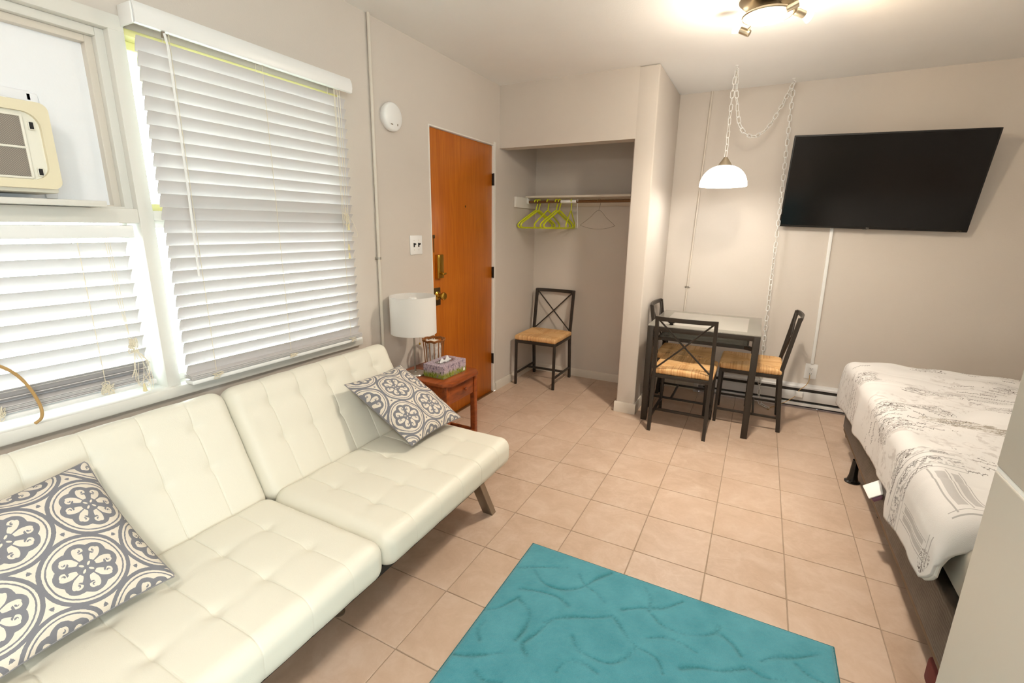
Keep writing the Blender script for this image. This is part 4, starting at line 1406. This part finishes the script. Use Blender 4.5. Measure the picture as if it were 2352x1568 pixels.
for x_, a_, l_ in ((0.306, 72, 'yellow-green plastic hanger hooked on the brown rod just before the white sleeve'), (0.336, 72.5, 'yellow-green plastic hanger hooked over the white sleeve, seen broadside')):
    hanger(l_, x_, math.radians(a_), 'hanger_green', 0.0078, grp=GH)
hanger('yellow-green plastic hanger turned edge-on at the end of the white sleeve', 0.447, math.radians(100), 'hanger_green', 0.0055, grp=GH)
hanger('thin white hanger turned edge-on on the closet rod', 0.505, math.radians(112), 'white_plastic', 0.003)
t = thing('wire_hanger', 'thin grey wire hanger alone towards the closet side', 'hanger', (0.700, RYD, RZ), math.radians(60))
mb = MB(); mb.tube(catmull([(0, 0, -0.075), (-0.10, 0, -0.14), (-0.19, 0, -0.195), (-0.19, 0, -0.205), (-0.10, 0, -0.225), (0, 0, -0.232), (0.10, 0, -0.225), (0.19, 0, -0.205), (0.19, 0, -0.195), (0.10, 0, -0.14)], 6, True), 0.0013, 6, True); put('arms', mb, 'wire_grey', t)
put('hook', hook_mesh(0.0013), 'wire_grey', t)

# ================================================================== dining chairs
def rush_mesh():
    hx, hyy, hz = 0.203, 0.208, 0.020
    def parts(V):
        fb = np.abs(V[:, 1] / hyy) > np.abs(V[:, 0] / hx)
        c = np.where(fb, V[:, 0], V[:, 1])
        ph = c / 0.0068
        s = np.floor(ph) * 12.9898 + fb * 78.233 + np.sign(np.where(fb, V[:, 1], V[:, 0])) * 3.3
        h = np.abs(np.sin(s) * 43758.5453) % 1.0
        return fb, ph, h
    V, N, F = rounded_box_np(hx, hyy, hz, 0.0185, 0.0021)
    fb, ph, h = parts(V)
    up = np.clip(N[:, 2], 0, 1)
    d = 0.0022 * np.abs(np.sin(PI * ph)) + 0.0016 * (h - 0.5)
    rad = np.minimum(np.abs(np.abs(V[:, 0] / hx) - np.abs(V[:, 1] / hyy)), 0.3)
    d -= 0.004 * np.exp(-(rad / 0.05) ** 2) * up
    d += 0.006 * up * np.clip(np.maximum(np.abs(V[:, 0] / hx), np.abs(V[:, 1] / hyy)) - 0.1, 0, 0.8)
    V2 = V + N * d[:, None]
    me = np_mesh('seat', V2, F)
    co = np.empty(len(me.vertices) * 3); me.vertices.foreach_get('co', co)
    _, _, hh = parts(co.reshape(-1, 3))
    a = me.attributes.new('strand', 'FLOAT', 'POINT'); a.data.foreach_set('value', hh.astype(np.float32))
    return me

def make_chair(label, grp):
    t = thing('dining_chair', label, 'chair', (0, 0, 0), 0, grp)
    link('seat', rush_mesh(), 'rush', t, (0, 0.006, 0.447))
    for s in (-1, 1):
        x = 0.188 * s
        mb = MB(); mb.obox((x, 0.205, 0), (x, 0.200, 0.425), 0.022, 0.022, (0, 1, 0), 0.002); put('leg', mb, 'dark_metal', t)
        mb = MB()
        pr = [(-0.226, 0.0), (-0.194, 0.40), (-0.196, 0.47), (-0.258, 0.848)]
        w = 0.027
        tmp = bmesh.new()
        rings = []
        for (yy, zz) in pr:
            rings.append([tmp.verts.new((x + a * 0.0115, yy + b * w / 2, zz)) for a, b in ((-1, -1), (1, -1), (1, 1), (-1, 1))])
        for a, b in zip(rings, rings[1:]):
            for k in range(4):
                tmp.faces.new((a[k], a[(k + 1) % 4], b[(k + 1) % 4], b[k]))
        tmp.faces.new(rings[0]); tmp.faces.new(rings[-1][::-1])
        bmesh.ops.recalc_face_normals(tmp, faces=tmp.faces)
        mb._merge(tmp); put('leg', mb, 'dark_metal', t)
        mb = MB(); mb.obox((x, -0.205, 0.105), (x, 0.194, 0.105), 0.020, 0.014, (0, 0, 1), 0.002); put('side_stretcher', mb, 'dark_metal', t)
        # one diagonal of the back
        mb = MB(); mb.tube([(-x * 0.93, -0.203, 0.475), (0, -0.229 - 0.004 * s, 0.648), (x * 0.93, -0.254, 0.828)], 0.0062, 8); put('cross_bar', mb, 'dark_metal', t)
    mb = MB()
    mb.box(-0.188, 0.188, 0.189, 0.211, 0.400, 0.427, None, 0.002); mb.box(-0.188, 0.188, -0.204, -0.182, 0.400, 0.427, None, 0.002)
    mb.box(-0.199, -0.177, -0.19, 0.20, 0.400, 0.427, None, 0.002); mb.box(0.177, 0.199, -0.19, 0.20, 0.400, 0.427, None, 0.002)
    put('seat_frame', mb, 'dark_metal', t)
    mb = MB(); mb.obox((-0.180, -0.05, 0.105), (0.180, -0.05, 0.105), 0.014, 0.020, (0, 0, 1), 0.002); put('cross_stretcher', mb, 'dark_metal', t)
    # bowed flat top rail
    n = 15
    tmp = bmesh.new(); R = []
    for k in range(n):
        a = -1 + 2 * k / (n - 1)
        x = 0.199 * a; y = -0.257 - 0.024 * (1 - a * a)
        R.append([tmp.verts.new((x, y + dy, z)) for dy, z in ((-0.007, 0.823), (0.007, 0.823), (0.004, 0.852), (-0.010, 0.852))])
    for a, b in zip(R, R[1:]):
        for k in range(4):
            tmp.faces.new((a[k], a[(k + 1) % 4], b[(k + 1) % 4], b[k]))
    tmp.faces.new(R[0]); tmp.faces.new(R[-1][::-1])
    bmesh.ops.recalc_face_normals(tmp, faces=tmp.faces)
    mb = MB(); mb._merge(tmp); put('top_rail', mb, 'dark_metal', t)
    return t
GC = 'rush seat dining chairs'
ch = make_chair('black metal chair with rush seat standing alone in the closet', GC)
ch.location = (0.262, 3.955, 0); ch.rotation_euler = (0, 0, PI + math.radians(1))
copy_tree(ch, (1.590, 3.530, 0), 0.0, 'black metal rush-seat chair with its back to the open room, at the glass table')
copy_tree(ch, (1.524, 3.955, 0), -PI / 2, 'black metal rush-seat chair between glass table and closet side wall')
copy_tree(ch, (2.015, 3.915, 0), PI / 2, 'black metal rush-seat chair at the table side facing the bed')

# ================================================================== dining table
tb = thing('dining_table', 'small square glass dining table with black metal frame', 'table', (1.674, 3.845, 0))
hw = 0.372
for sx_ in (-1, 1):
    for sy_ in (-1, 1):
        x, y = sx_ * (hw - 0.022), sy_ * (hw - 0.022)
        mb = MB(); mb.box(x - 0.021, x + 0.021, y - 0.021, y + 0.021, 0, 0.738, None, 0.003); put('leg', mb, 'dark_metal', tb)
mb = MB()
for s in (-1, 1):
    mb.box(-hw + 0.040, hw - 0.040, s * (hw - 0.018) - 0.016, s * (hw - 0.018) + 0.016, 0.704, 0.738, None, 0.002)
    mb.box(s * (hw - 0.018) - 0.016, s * (hw - 0.018) + 0.016, -hw + 0.040, hw - 0.040, 0.704, 0.738, None, 0.002)
put('top_frame', mb, 'dark_metal', tb)
mb = MB(); mb.box(-hw, hw, -hw, hw, 0.7385, 0.7465, None, 0.002); put('glass_top', mb, 'table_glass', tb)
mb = MB(); q, cz = 0.300, 0.640
oc = [(-hw + 0.03, -hw + 0.03), (-q + 0.02, -q), (q - 0.02, -q), (hw - 0.03, -hw + 0.03), (q, -q + 0.02), (q, q - 0.02), (hw - 0.03, hw - 0.03), (q - 0.02, q), (-q + 0.02, q), (-hw + 0.03, hw - 0.03), (-q, q - 0.02), (-q, -q + 0.02)]
for a, b in zip(oc, oc[1:] + oc[:1]):
    mb.obox((a[0], a[1], cz), (b[0], b[1], cz), 0.012, 0.024, (0, 0, 1))
put('shelf_frame', mb, 'dark_metal', tb)
for k in range(5):
    x = -0.22 + 0.11 * k
    mb = MB(); mb.box(x - 0.009, x + 0.009, -q, q, cz - 0.006, cz + 0.004, None, 0.001); put('shelf_bar', mb, 'dark_metal', tb)
mb = MB(); mb.box(-q + 0.004, q - 0.004, -q + 0.004, q - 0.004, cz + 0.005, cz + 0.010, None, 0.001); put('glass_shelf', mb, 'shelf_glass', tb)
mb = MB(); mb.lathe([(0, 0), (0.016, 0), (0.012, 0.004), (0.012, 0.009), (0.026, 0.016), (0.030, 0.024), (0.028, 0.025), (0.022, 0.018), (0, 0.014)], 28)
tag(put('small_dish', mb, 'black_gloss', None, (1.455, 3.560, 0.7467)), 'small black footed dish on the glass table', 'dish')

# ================================================================== television
tv = thing('television', 'large flat black television tilted forward on the wall', 'television', (2.640, 4.352, 1.449))
tv.rotation_euler = (math.radians(12.5), math.radians(1.5), 0)
TW, TH = 1.130, 0.655
mb = MB(); mb.box(-TW / 2, TW / 2, -0.004, 0.018, 0, TH, None, 0.003); put('cabinet', mb, 'black', tv)
mb = MB(); mb.box(-TW / 2 + 0.010, TW / 2 - 0.010, -0.0048, -0.0035, 0.016, TH - 0.009); put('screen', mb, 'tv_screen', tv)
mb = MB(); mb.box(-0.34, 0.34, 0.018, 0.040, 0.03, 0.36, None, 0.008); put('rear_housing', mb, 'black_matte', tv)
lg = text_mesh('TCL', 0.011); link('logo', lg, 'steel', tv, (0.005, -0.0045, 0.004), (PI / 2, 0, 0))
lg = text_mesh('Roku TV', 0.0075); link('logo', lg, 'wire_grey', tv, (TW / 2 - 0.045, -0.0045, 0.005), (PI / 2, 0, 0))
mb = MB(); mb.lathe([(0, 0), (0.012, 0), (0.014, 0.003), (0.010, 0.007), (0, 0.008)], 16, Matrix.Translation((-0.008, 0.004, -0.007))); put('sensor_window', mb, 'steel', tv)
mb = MB()
for x in (-0.20, 0.20):
    mb.box(x - 0.02, x + 0.02, 0.040, 0.052, 0.06, 0.50, None, 0.002)
put('mount_arm', mb, 'black_matte', tv)
t = thing('wall_mount', 'black television bracket on the wall', 'bracket', (2.64, YB, 1.60))
mb = MB(); mb.box(-0.26, 0.26, -0.012, 0, 0.0, 0.035, None, 0.001); mb.box(-0.26, 0.26, -0.012, 0, 0.20, 0.235, None, 0.001); put('wall_plate', mb, 'black_matte', t)
mb = MB(); mb.box(-0.22, -0.18, -0.04, -0.010, 0.02, 0.06); mb.box(0.18, 0.22, -0.04, -0.010, 0.02, 0.06); put('hook_arm', mb, 'black_matte', t)

mb = MB(); mb.obox((2.432, YB - 0.006, 1.62), (2.456, YB - 0.006, 0.376), 0.022, 0.012, (0, -1, 0), 0.002)
tag(put('cable_channel', mb, 'white_plastic'), 'white cable channel running from television to the wall outlet', 'cable channel')
t = thing('wall_outlet', 'white double wall outlet under the cable channel', 'outlet', (2.456, YB, 0.313))
mb = MB(); mb.box(-0.043, 0.043, -0.006, 0, -0.063, 0.063, None, 0.003); put('plate', mb, 'white_plastic', t)
for z in (0.022, -0.020):
    mb = MB(); mb.prism(rrect(-0.016, 0.016, z - 0.014, z + 0.014, 0.010), 0.0055, 0.0085, Matrix(((1, 0, 0, 0), (0, 0, -1, 0), (0, 1, 0, 0), (0, 0, 0, 1))))
    rc = put('receptacle', mb, 'white_plastic', t)
    mb = MB(); mb.box(-0.0075, -0.0055, -0.0092, -0.008, z - 0.004, z + 0.005); mb.box(0.0055, 0.0075, -0.0092, -0.008, z - 0.004, z + 0.005); mb.box(-0.002, 0.002, -0.0092, -0.008, z - 0.011, z - 0.007); put('slot', mb, 'black', rc)

# ---- baseboard heater
hx0, hx1 = 1.600, 2.800
t = thing('baseboard_heater', 'long white electric baseboard heater under the outlet', 'heater', ((hx0 + hx1) / 2, YB, 0))
hl = (hx1 - hx0) / 2
mb = MB(); mb.box(-hl, hl, -0.012, 0, 0.018, 0.198); put('back_plate', mb, 'heater_paint', t)
mb = MB()
tmp = bmesh.new()
pr = [(0, 0.200), (-0.052, 0.196), (-0.060, 0.186), (-0.060, 0.172), (-0.056, 0.172), (-0.055, 0.182), (-0.048, 0.188), (0, 0.190)]
a = [tmp.verts.new((-hl, y, z)) for y, z in pr]; b = [tmp.verts.new((hl, y, z)) for y, z in pr]
tmp.faces.new(a); tmp.faces.new(b[::-1])
for k in range(len(pr)):
    tmp.faces.new((a[k], b[k], b[(k + 1) % len(pr)], a[(k + 1) % len(pr)]))
bmesh.ops.recalc_face_normals(tmp, faces=tmp.faces); mb._merge(tmp); put('top_cover', mb, 'heater_paint', t)
mb = MB(); mb.box(-hl, hl, -0.062, -0.056, 0.070, 0.148, None, 0.002); put('front_panel', mb, 'heater_paint', t)
mb = MB(); mb.box(-hl, hl, -0.066, 0, 0.018, 0.028, None, 0.001); mb.box(-hl, hl, -0.066, -0.062, 0.018, 0.052, None, 0.001); put('lower_lip', mb, 'heater_paint', t)
mb = MB(); mb.box(-hl + 0.06, hl - 0.06, -0.050, -0.013, 0.055, 0.165); put('fin_core', mb, 'heater_dark', t)
for s in (-1, 1):
    mb = MB(); mb.box(s * hl - 0.020, s * hl + 0.020, -0.064, 0, 0.0, 0.199, None, 0.003); put('end_cap', mb, 'heater_paint', t)

t = thing('lamp_plug_cord', 'white plug and lamp cord running from outlet along the heater', 'cord', (2.44, 4.33, 0))
mb = MB(); mb.tube(catmull([(0.012, 0.072, 0.285), (0.010, 0.045, 0.240), (-0.010, 0.012, 0.205), (-0.050, 0.004, 0.160), (-0.060, 0.0, 0.120), (-0.120, -0.01, 0.060), (-0.200, -0.04, 0.012), (-0.262, -0.125, 0.0045), (-0.25, -0.14, 0.0045)], 8), 0.0028, 8); put('cable', mb, 'cord_tan', t)
mb = MB(); mb.box(-0.072, -0.020, -0.012, 0.012, 0.105, 0.150, None, 0.004); put('plug', mb, 'white_plastic', t)

# ================================================================== bed
BX0, BX1, BY0, BY1 = 2.585, 4.05, 1.50, 3.53
t = thing('bed_frame', 'metal bed frame standing on black cone feet', 'bed frame', (BX0, BY0, 0))
mb = MB(); mb.box(0.02, 0.05, 0.02, BY1 - BY0 - 0.02, 0.148, 0.170); mb.box(BX1 - BX0 - 0.05, BX1 - BX0 - 0.02, 0.02, BY1 - BY0 - 0.02, 0.148, 0.170)
for y in (0.03, 1.0, BY1 - BY0 - 0.05):
    mb.box(0.02, BX1 - BX0 - 0.02, y, y + 0.03, 0.140, 0.148)
put('side_rail', mb, 'dark_metal', t)
for x, y in ((0.030, 1.645), (0.30, 0.42), (BX1 - BX0 - 0.05, 1.645), (BX1 - BX0 - 0.05, 0.42)):
    mb = MB(); mb.lathe([(0, 0), (0.040, 0), (0.040, 0.006), (0.030, 0.012), (0.022, 0.045), (0.019, 0.10), (0.017, 0.14), (0, 0.14)], 24, Matrix.Translation((x, y, 0))); put('leg', mb, 'black_gloss', t)
t = thing('box_spring', 'dark taupe satin box spring with tan lower trim', 'box spring', ((BX0 + BX1) / 2, (BY0 + BY1) / 2, 0.1705))
hx_, hy_ = (BX1 - BX0) / 2, (BY1 - BY0) / 2
mb = MB(); mb.box(-hx_ + 0.0, hx_, -hy_, hy_, 0.018, 0.222, None, 0.022, 4); put('cover', mb, 'box_satin', t)
mb = MB(); mb.box(-hx_ + 0.006, hx_ - 0.006, -hy_ + 0.006, hy_ - 0.006, 0.0, 0.030, None, 0.008, 2); put('lower_trim', mb, 'box_trim', t)
mb = MB(); mt = Matrix.Translation((-hx_ - 0.022, 2.455 - (BY0 + BY1) / 2, 0.128)) @ Matrix.Rotation(math.radians(-38), 4, 'Y') @ Matrix.Rotation(math.radians(14), 4, 'X')
mb.box(-0.036, 0.040, -0.044, 0.044, 0.0, 0.006, mt, 0.003); o = put('fabric_tag', mb, 'white_plastic', t); o['label'] = 'folded white tag'
mb = MB(); mb.box(-0.028, 0.040, -0.046, 0.040, -0.022, -0.004, mt, 0.004); put('tag_lining', mb, 'tag_purple', t)
t = thing('mattress', 'grey mattress under the printed comforter', 'mattress', ((BX0 + BX1) / 2, (BY0 + BY1) / 2, 0.3927))
mb = MB(); mb.box(-hx_ + 0.012, hx_ - 0.012, -hy_ + 0.02, hy_ - 0.01, 0, 0.185, None, 0.045, 5); put('body', mb, 'mattress_grey', t)

# comforter: a cloth draped over the mattress
def comforter():
    ns, nt = 200, 260
    h = 0.30                            # share of the width that hangs on the visible side
    s = np.linspace(0, 1.70, ns); tt = np.linspace(1.600, 3.93, nt)
    S, Tt = np.meshgrid(s, tt, indexing='ij')
    top, x_edge, rr = 0.604, 2.628, 0.050
    hem_z = np.interp(Tt, [1.60, 1.66, 1.72, 1.9, 2.14, 2.185, 2.5, 2.86, 3.44, 3.7], [0.47, 0.42, 0.376, 0.362, 0.338, 0.398, 0.376, 0.358, 0.322, 0.305])
    L = (top - hem_z) - rr + rr * PI / 2
    d_side = np.where(S < h, L * (1 - S / h), 0.0)
    y_far, y_near = 3.625, 1.715
    d_far = np.clip(Tt - y_far, 0, None)
    d_near = np.clip(y_near - Tt, 0, None)
    def bend(d, rr):
        """distance past the edge -> (outward, drop)"""
        th = np.clip(d / rr, 0, PI / 2)
        return rr * np.sin(th), rr * (1 - np.cos(th)) + np.clip(d - rr * PI / 2, 0, None)
    o1, z1 = bend(d_side, rr); o2, z2 = bend(d_far, 0.06); o3, z3 = bend(d_near, 0.075)
    x = np.where(S >= h, x_edge + (S - h), x_edge - o1)
    y = np.where(Tt < y_near, y_near - o3, np.minimum(Tt, y_far) + o2)
    hi, lo = np.maximum(z1, z2), np.minimum(z1, z2)
    drop = np.minimum(hi + 0.12 * lo, 0.315) + z3 * np.clip(1 - z1 / 0.2, 0, 1)
    z = top - drop
    hang = np.clip(z1 / 0.08, 0, 1)
    # the near part lies over the rest as a fold; its edge slants across the bed
    line = 2.165 + 0.52 * np.clip(x - 2.56, 0, 0.5) - 0.02 * np.sin(x * 9)
    f = 1 / (1 + np.exp(np.clip((y - line) / 0.010, -40, 40)))
    z = z + 0.022 * f * (1 - hang)
    x = x - 0.018 * f * hang
    w = 0.006 * np.sin(11 * x + 5 * y) * np.sin(7 * y - 3 * x) + 0.004 * np.sin(23 * x - 14 * y + 1.3) + 0.003 * np.sin(31 * y + 9 * x)
    w += 0.014 * np.exp(-((y - (2.36 + 0.5 * (x - 2.56))) / 0.06) ** 2) * np.exp(-((x - 2.72) / 0.18) ** 2)
    w += 0.008 * np.exp(-((y - 2.75 - 0.3 * (x - 2.6)) / 0.045) ** 2)
    w -= 0.012 * np.exp(-((y - (2.52 + 0.7 * (x - 2.56))) / 0.04) ** 2) * np.exp(-((x - 2.70) / 0.2) ** 2)
    # quilting channels
    w -= 0.004 * np.exp(-(((y + 0.35 * x) / 0.30 % 1.0 - 0.5) * 0.30 / 0.012) ** 2)
    z = z + w * (1 - 0.7 * hang)
    x = x - hang * np.clip(0.008 * np.sin(9 * y) + 0.005 * np.sin(21 * y + 1) + 0.006, 0, 1) * np.clip(d_side / 0.2, 0, 1)
    P = np.stack([x, y, z], -1)
    uv = np.stack([S, Tt - 1.6], -1)
    return P, uv
P, uv = comforter()
cm = thing('comforter', 'off-white comforter printed with handwriting and brown sketches over the bed', 'comforter', (2.6, 2.6, 0.6))
o = link('cloth', grid_mesh('cloth', P - np.array([2.6, 2.6, 0.6]), uv), 'script_cloth', cm)
md = o.modifiers.new('thick', 'SOLIDIFY'); md.thickness = 0.014; md.offset = 1.0
# rolled hem along the loose edges
mb = MB(); mb.tube([tuple(q) for q in (P[0, ::3] - np.array([2.6, 2.6, 0.6]))], 0.006, 8); mb.tube([tuple(q) for q in (P[::3, 0] - np.array([2.6, 2.6, 0.6]))], 0.006, 8)
put('hem', mb, 'hem_cloth', cm)

# ================================================================== cabinet beside the camera
cx0, cy0, cy1 = 2.418, 0.42, 1.128
t = thing('tall_cabinet', 'tall pale grey cabinet with two flat doors and a white joint, near the bed', 'cabinet', (cx0 + 0.3, (cy0 + cy1) / 2, 0))
hyc = (cy1 - cy0) / 2
mb = MB(); mb.box(-0.262, 0.30, -hyc + 0.004, hyc - 0.004, 0.02, 1.70, None, 0.004); put('body', mb, 'cabinet_paint', t)
mb = MB(); mb.box(-0.24, 0.28, -hyc + 0.03, hyc - 0.03, 0, 0.02); put('plinth', mb, 'black', t)
for z0, z1 in ((0.03, 1.0035), (1.0125, 1.70)):
    mb = MB(); mb.box(-0.302, -0.268, -hyc, hyc, z0, z1, None, 0.004, 3); dd = put('door', mb, 'cabinet_paint', t)
    mb = MB(); mb.obox((-0.325, -hyc + 0.05, z0 + 0.25 if z0 < 0.5 else z0 + 0.06), (-0.325, -hyc + 0.05, z0 + 0.75 if z0 < 0.5 else z0 + 0.40), 0.018, 0.014, (1, 0, 0), 0.004); mb.box(-0.325, -0.300, -hyc + 0.043, -hyc + 0.057, z0 + 0.30, z0 + 0.32); put('handle', mb, 'cabinet_paint', dd)
mb = MB(); mb.box(-0.300, -0.262, -hyc + 0.002, hyc - 0.002, 1.0035, 1.0125); put('gasket', mb, 'seam_white', t)
mb = MB(); mb.box(-0.11, 0.11, -0.09, 0.09, 0.0, 0.10, None, 0.02, 3)
tag(put('storage_bag', mb, 'maroon', None, (2.73, 1.66, 0.0)), 'maroon bag pushed under the bed', 'bag')

# ================================================================== pendant lamp on its chain
pl = thing('pendant_lamp', 'white glass dome pendant lamp on a swagged white chain', 'pendant lamp', (1.677, 3.81, 1.730))
dome = []
for k in range(13):
    a = k / 12 * math.radians(76)
    dome.append((0.158 * math.cos(a) ** 0.85, 0.140 * math.sin(a) / math.sin(math.radians(76)) * 1.0))
inner = [(r - 0.004, max(z - 0.004, 0.0)) for r, z in dome[::-1]]
mb = MB(); mb.lathe(dome + inner, 48, None, True); put('glass_shade', mb, 'pendant_glass', pl, deg=60)
mb = MB(); mb.lathe([(0.046, 0.136), (0.047, 0.142), (0.036, 0.160), (0.018, 0.186), (0.012, 0.197), (0.0, 0.199)], 32); put('cap', mb, 'nickel', pl)
mb = MB(); mb.lathe([(0.0, 0.060), (0.016, 0.062), (0.030, 0.078), (0.030, 0.092), (0.016, 0.118), (0.014, 0.136), (0, 0.136)], 20); put('bulb', mb, 'pendant_glass', pl)
ld = bpy.data.lights.new('pendant_light', 'POINT'); ld.energy = PEND_W; ld.color = (1.0, 0.95, 0.86); ld.shadow_soft_size = 0.05
lo = bpy.data.objects.new('pendant_light', ld); COL.objects.link(lo); lo.parent = pl; lo.location = (0, 0, 0.030)

lk_mb = MB()
lp = []
for k in range(20):
    a = 2 * PI * k / 20
    x = 0.0115 * math.cos(a); z = 0.0115 * math.sin(a) + (0.0125 if math.sin(a) > 0 else -0.0125)
    lp.append((x, 0, z))
lk_mb.tube(lp, 0.0023, 6, True)
LINK = lk_mb.mesh('chain_link')
def chain(pts, parent, pitch=0.0315, wob=0.3, seed=3):
    g = np.random.default_rng(seed)
    P = np.array(pts)
    seg = np.linalg.norm(np.diff(P, axis=0), axis=1)
    cum = np.concatenate([[0], np.cumsum(seg)])
    n = int(cum[-1] / pitch)
    base = Vector(parent.location)
    for k in range(n):
        d = (k + 0.5) * cum[-1] / n
        p = np.array([np.interp(d, cum, P[:, i]) for i in range(3)])
        q = np.array([np.interp(min(d + 0.01, cum[-1]), cum, P[:, i]) for i in range(3)]) - np.array([np.interp(max(d - 0.01, 0), cum, P[:, i]) for i in range(3)])
        tz = Vector(q).normalized()
        rot = tz.to_track_quat('Z', 'Y').to_matrix().to_4x4() @ Matrix.Rotation((k % 2) * PI / 2 + g.uniform(-wob, wob) + 0.5, 4, 'Z') @ Matrix.Rotation(g.uniform(-0.12, 0.12), 4, 'X')
        o = link('chain_link', LINK, 'white_plastic', parent)
        o.matrix_local = Matrix.Translation(Vector(p) - base) @ rot
def cable_along(pts, parent, amp, seed):
    g = np.random.default_rng(seed); b = np.array(parent.location)
    q = [tuple(np.array(p) - b + g.uniform(-amp, amp, 3) * (0 < i < len(pts) - 1)) for i, p in enumerate(pts)]
    mb = MB(); mb.tube(q, 0.0016, 6); put('cord', mb, 'cord_grey', parent)
run1 = catmull([(1.682, 3.812, 2.478), (1.673, 3.81, 2.36), (1.674, 3.81, 2.2), (1.676, 3.81, 1.928)], 6)
run2 = catmull([(1.686, 3.816, 2.478), (1.702, 3.86, 2.30), (1.742, 3.925, 2.14), (1.82, 4.03, 2.088), (1.905, 4.125, 2.15), (1.975, 4.215, 2.30), (2.037, 4.292, 2.475)], 8)
run3 = catmull([(2.041, 4.297, 2.472), (2.050, 4.302, 2.1), (2.068, 4.312, 1.5), (2.076, 4.312, 1.0), (2.088, 4.312, 0.5), (2.098, 4.310, 0.18), (2.115, 4.285, 0.035), (2.150, 4.245, 0.012), (2.185, 4.205, 0.012)], 8)
for i, r_ in enumerate((run1, run2, run3)):
    chain(r_, pl, 0.0415, 0.35, 5 + i)
    cable_along(r_, pl, 0.004, 9 + i)
for x, y in ((1.684, 3.814), (2.039, 4.295)):
    hk = thing('ceiling_hook', 'small white swag hook holding the chain above the dining table' if x < 2 else 'small white swag hook at the ceiling edge by the television wall', 'hook', (x, y, H))
    mb = MB(); mb.lathe([(0, 0), (0.012, 0), (0.010, -0.004), (0.003, -0.006), (0, -0.006)], 16); put('plate', mb, 'white_plastic', hk)
    mb = MB(); mb.tube(catmull([(0, 0, -0.004), (0, 0, -0.014), (0.011, 0, -0.022), (0.010, 0, -0.034), (0, 0, -0.040), (-0.009, 0, -0.033)], 5), 0.002, 6); put('hook', mb, 'white_plastic', hk)

# ================================================================== ceiling light with spots
def ceiling_lamp(label, loc, watts, spots, col=(1.0, 0.89, 0.74), up=0.12):
    t = thing('ceiling_light', label, 'ceiling light', (loc[0], loc[1], H))
    mb = MB(); mb.lathe([(0, 0), (0.128, 0), (0.132, -0.010), (0.128, -0.045), (0.105, -0.066), (0.060, -0.074), (0.0, -0.076)], 48); put('canopy', mb, 'nickel', t)
    mb = MB(); mb.lathe([(0.016, -0.07), (0.016, -0.095), (0.0, -0.095)], 18); put('neck', mb, 'nickel', t)
    dz = -0.098
    mb = MB(); mb.lathe([(0.0, dz), (0.095, dz), (0.106, dz - 0.005), (0.109, dz - 0.012), (0.106, dz - 0.0165), (0.104, dz - 0.014), (0.0, dz - 0.010)], 48); put('disc_rim', mb, 'nickel', t)
    mb = MB(); mb.lathe([(0.0, dz - 0.022), (0.050, dz - 0.021), (0.102, dz - 0.015), (0.1035, dz - 0.012), (0, dz - 0.012)], 48); put('glass_disc', mb, 'disc_glass', t)
    ld = bpy.data.lights.new('disc_light', 'POINT'); ld.energy = watts * up; ld.color = col; ld.shadow_soft_size = 0.06
    lo = bpy.data.objects.new('disc_light', ld); COL.objects.link(lo); lo.parent = t; lo.location = (0, 0, dz - 0.19)
    # the glass throws most of its light downwards
    ld = bpy.data.lights.new('disc_beam', 'SPOT'); ld.energy = watts; ld.color = col; ld.spot_size = math.radians(150); ld.spot_blend = 0.9; ld.shadow_soft_size = 0.07
    lo = bpy.data.objects.new('disc_beam', ld); COL.objects.link(lo); lo.parent = t; lo.location = (0, 0, dz - 0.03)
    for (p, d, w) in spots:
        p, d = Vector(p), Vector(d).normalized()
        rot = d.to_track_quat('Z', 'Y').to_matrix().to_4x4()
        mt = Matrix.Translation(p) @ rot
        mb = MB(); mb.lathe([(0, -0.050), (0.0150, -0.050), (0.0160, -0.046), (0.0160, 0.0), (0.0150, 0.0)], 22, mt)
        hd = put('spot_head', mb, 'nickel', t)
        mb = MB(); mb.lathe([(0.0150, 0.0), (0.0260, 0.030), (0.0255, 0.031), (0.0150, 0.004)], 24, mt); put('reflector', mb, 'bulb_glass', hd)
        mb = MB(); mb.lathe([(0.0, 0.020), (0.0225, 0.024), (0.0245, 0.029), (0.0, 0.032)], 22, mt); put('bulb_lens', mb, 'bulb_warm', hd)
        q = p - d * 0.03
        mb = MB(); mb.tube([(q.x * 0.30, q.y * 0.30, -0.06), (q.x * 0.75, q.y * 0.75, q.z * 0.9), tuple(q)], 0.0045, 8); put('arm', mb, 'nickel', t)
        sd = bpy.data.lights.new('spot_beam', 'SPOT'); sd.energy = w; sd.color = (1.0, 0.70, 0.38); sd.spot_size = math.radians(95); sd.spot_blend = 0.6; sd.shadow_soft_size = 0.018
        so = bpy.data.objects.new('spot_beam', sd); COL.objects.link(so); so.parent = t
        so.matrix_local = Matrix.Translation(p + d * 0.036) @ d.to_track_quat('-Z', 'Y').to_matrix().to_4x4()
    return t
ceiling_lamp('nickel ceiling light with round glass and small spots, above the floor by the rug', (1.872, 2.735, H), CEIL_W,
             [((-0.118, 0.118, -0.112), (-0.80, 0.10, 0.45), 0.20), ((0.150, 0.075, -0.105), (0.70, 0.50, -0.22), 7.0), ((0.12, -0.06, -0.100), (0.90, 0.0, 0.36), 0.45)])
ceiling_lamp('added nickel ceiling light for fill, out of view behind the camera', (2.0, -0.55, H), REAR_FILL_W,  # second lamp added behind the camera to brighten the room
             [((-0.14, 0.06, -0.105), (-0.85, 0.1, 0.42), 1.0), ((0.14, 0.06, -0.105), (0.85, 0.1, 0.42), 1.0)], (1.0, 0.95, 0.88), 0.45)
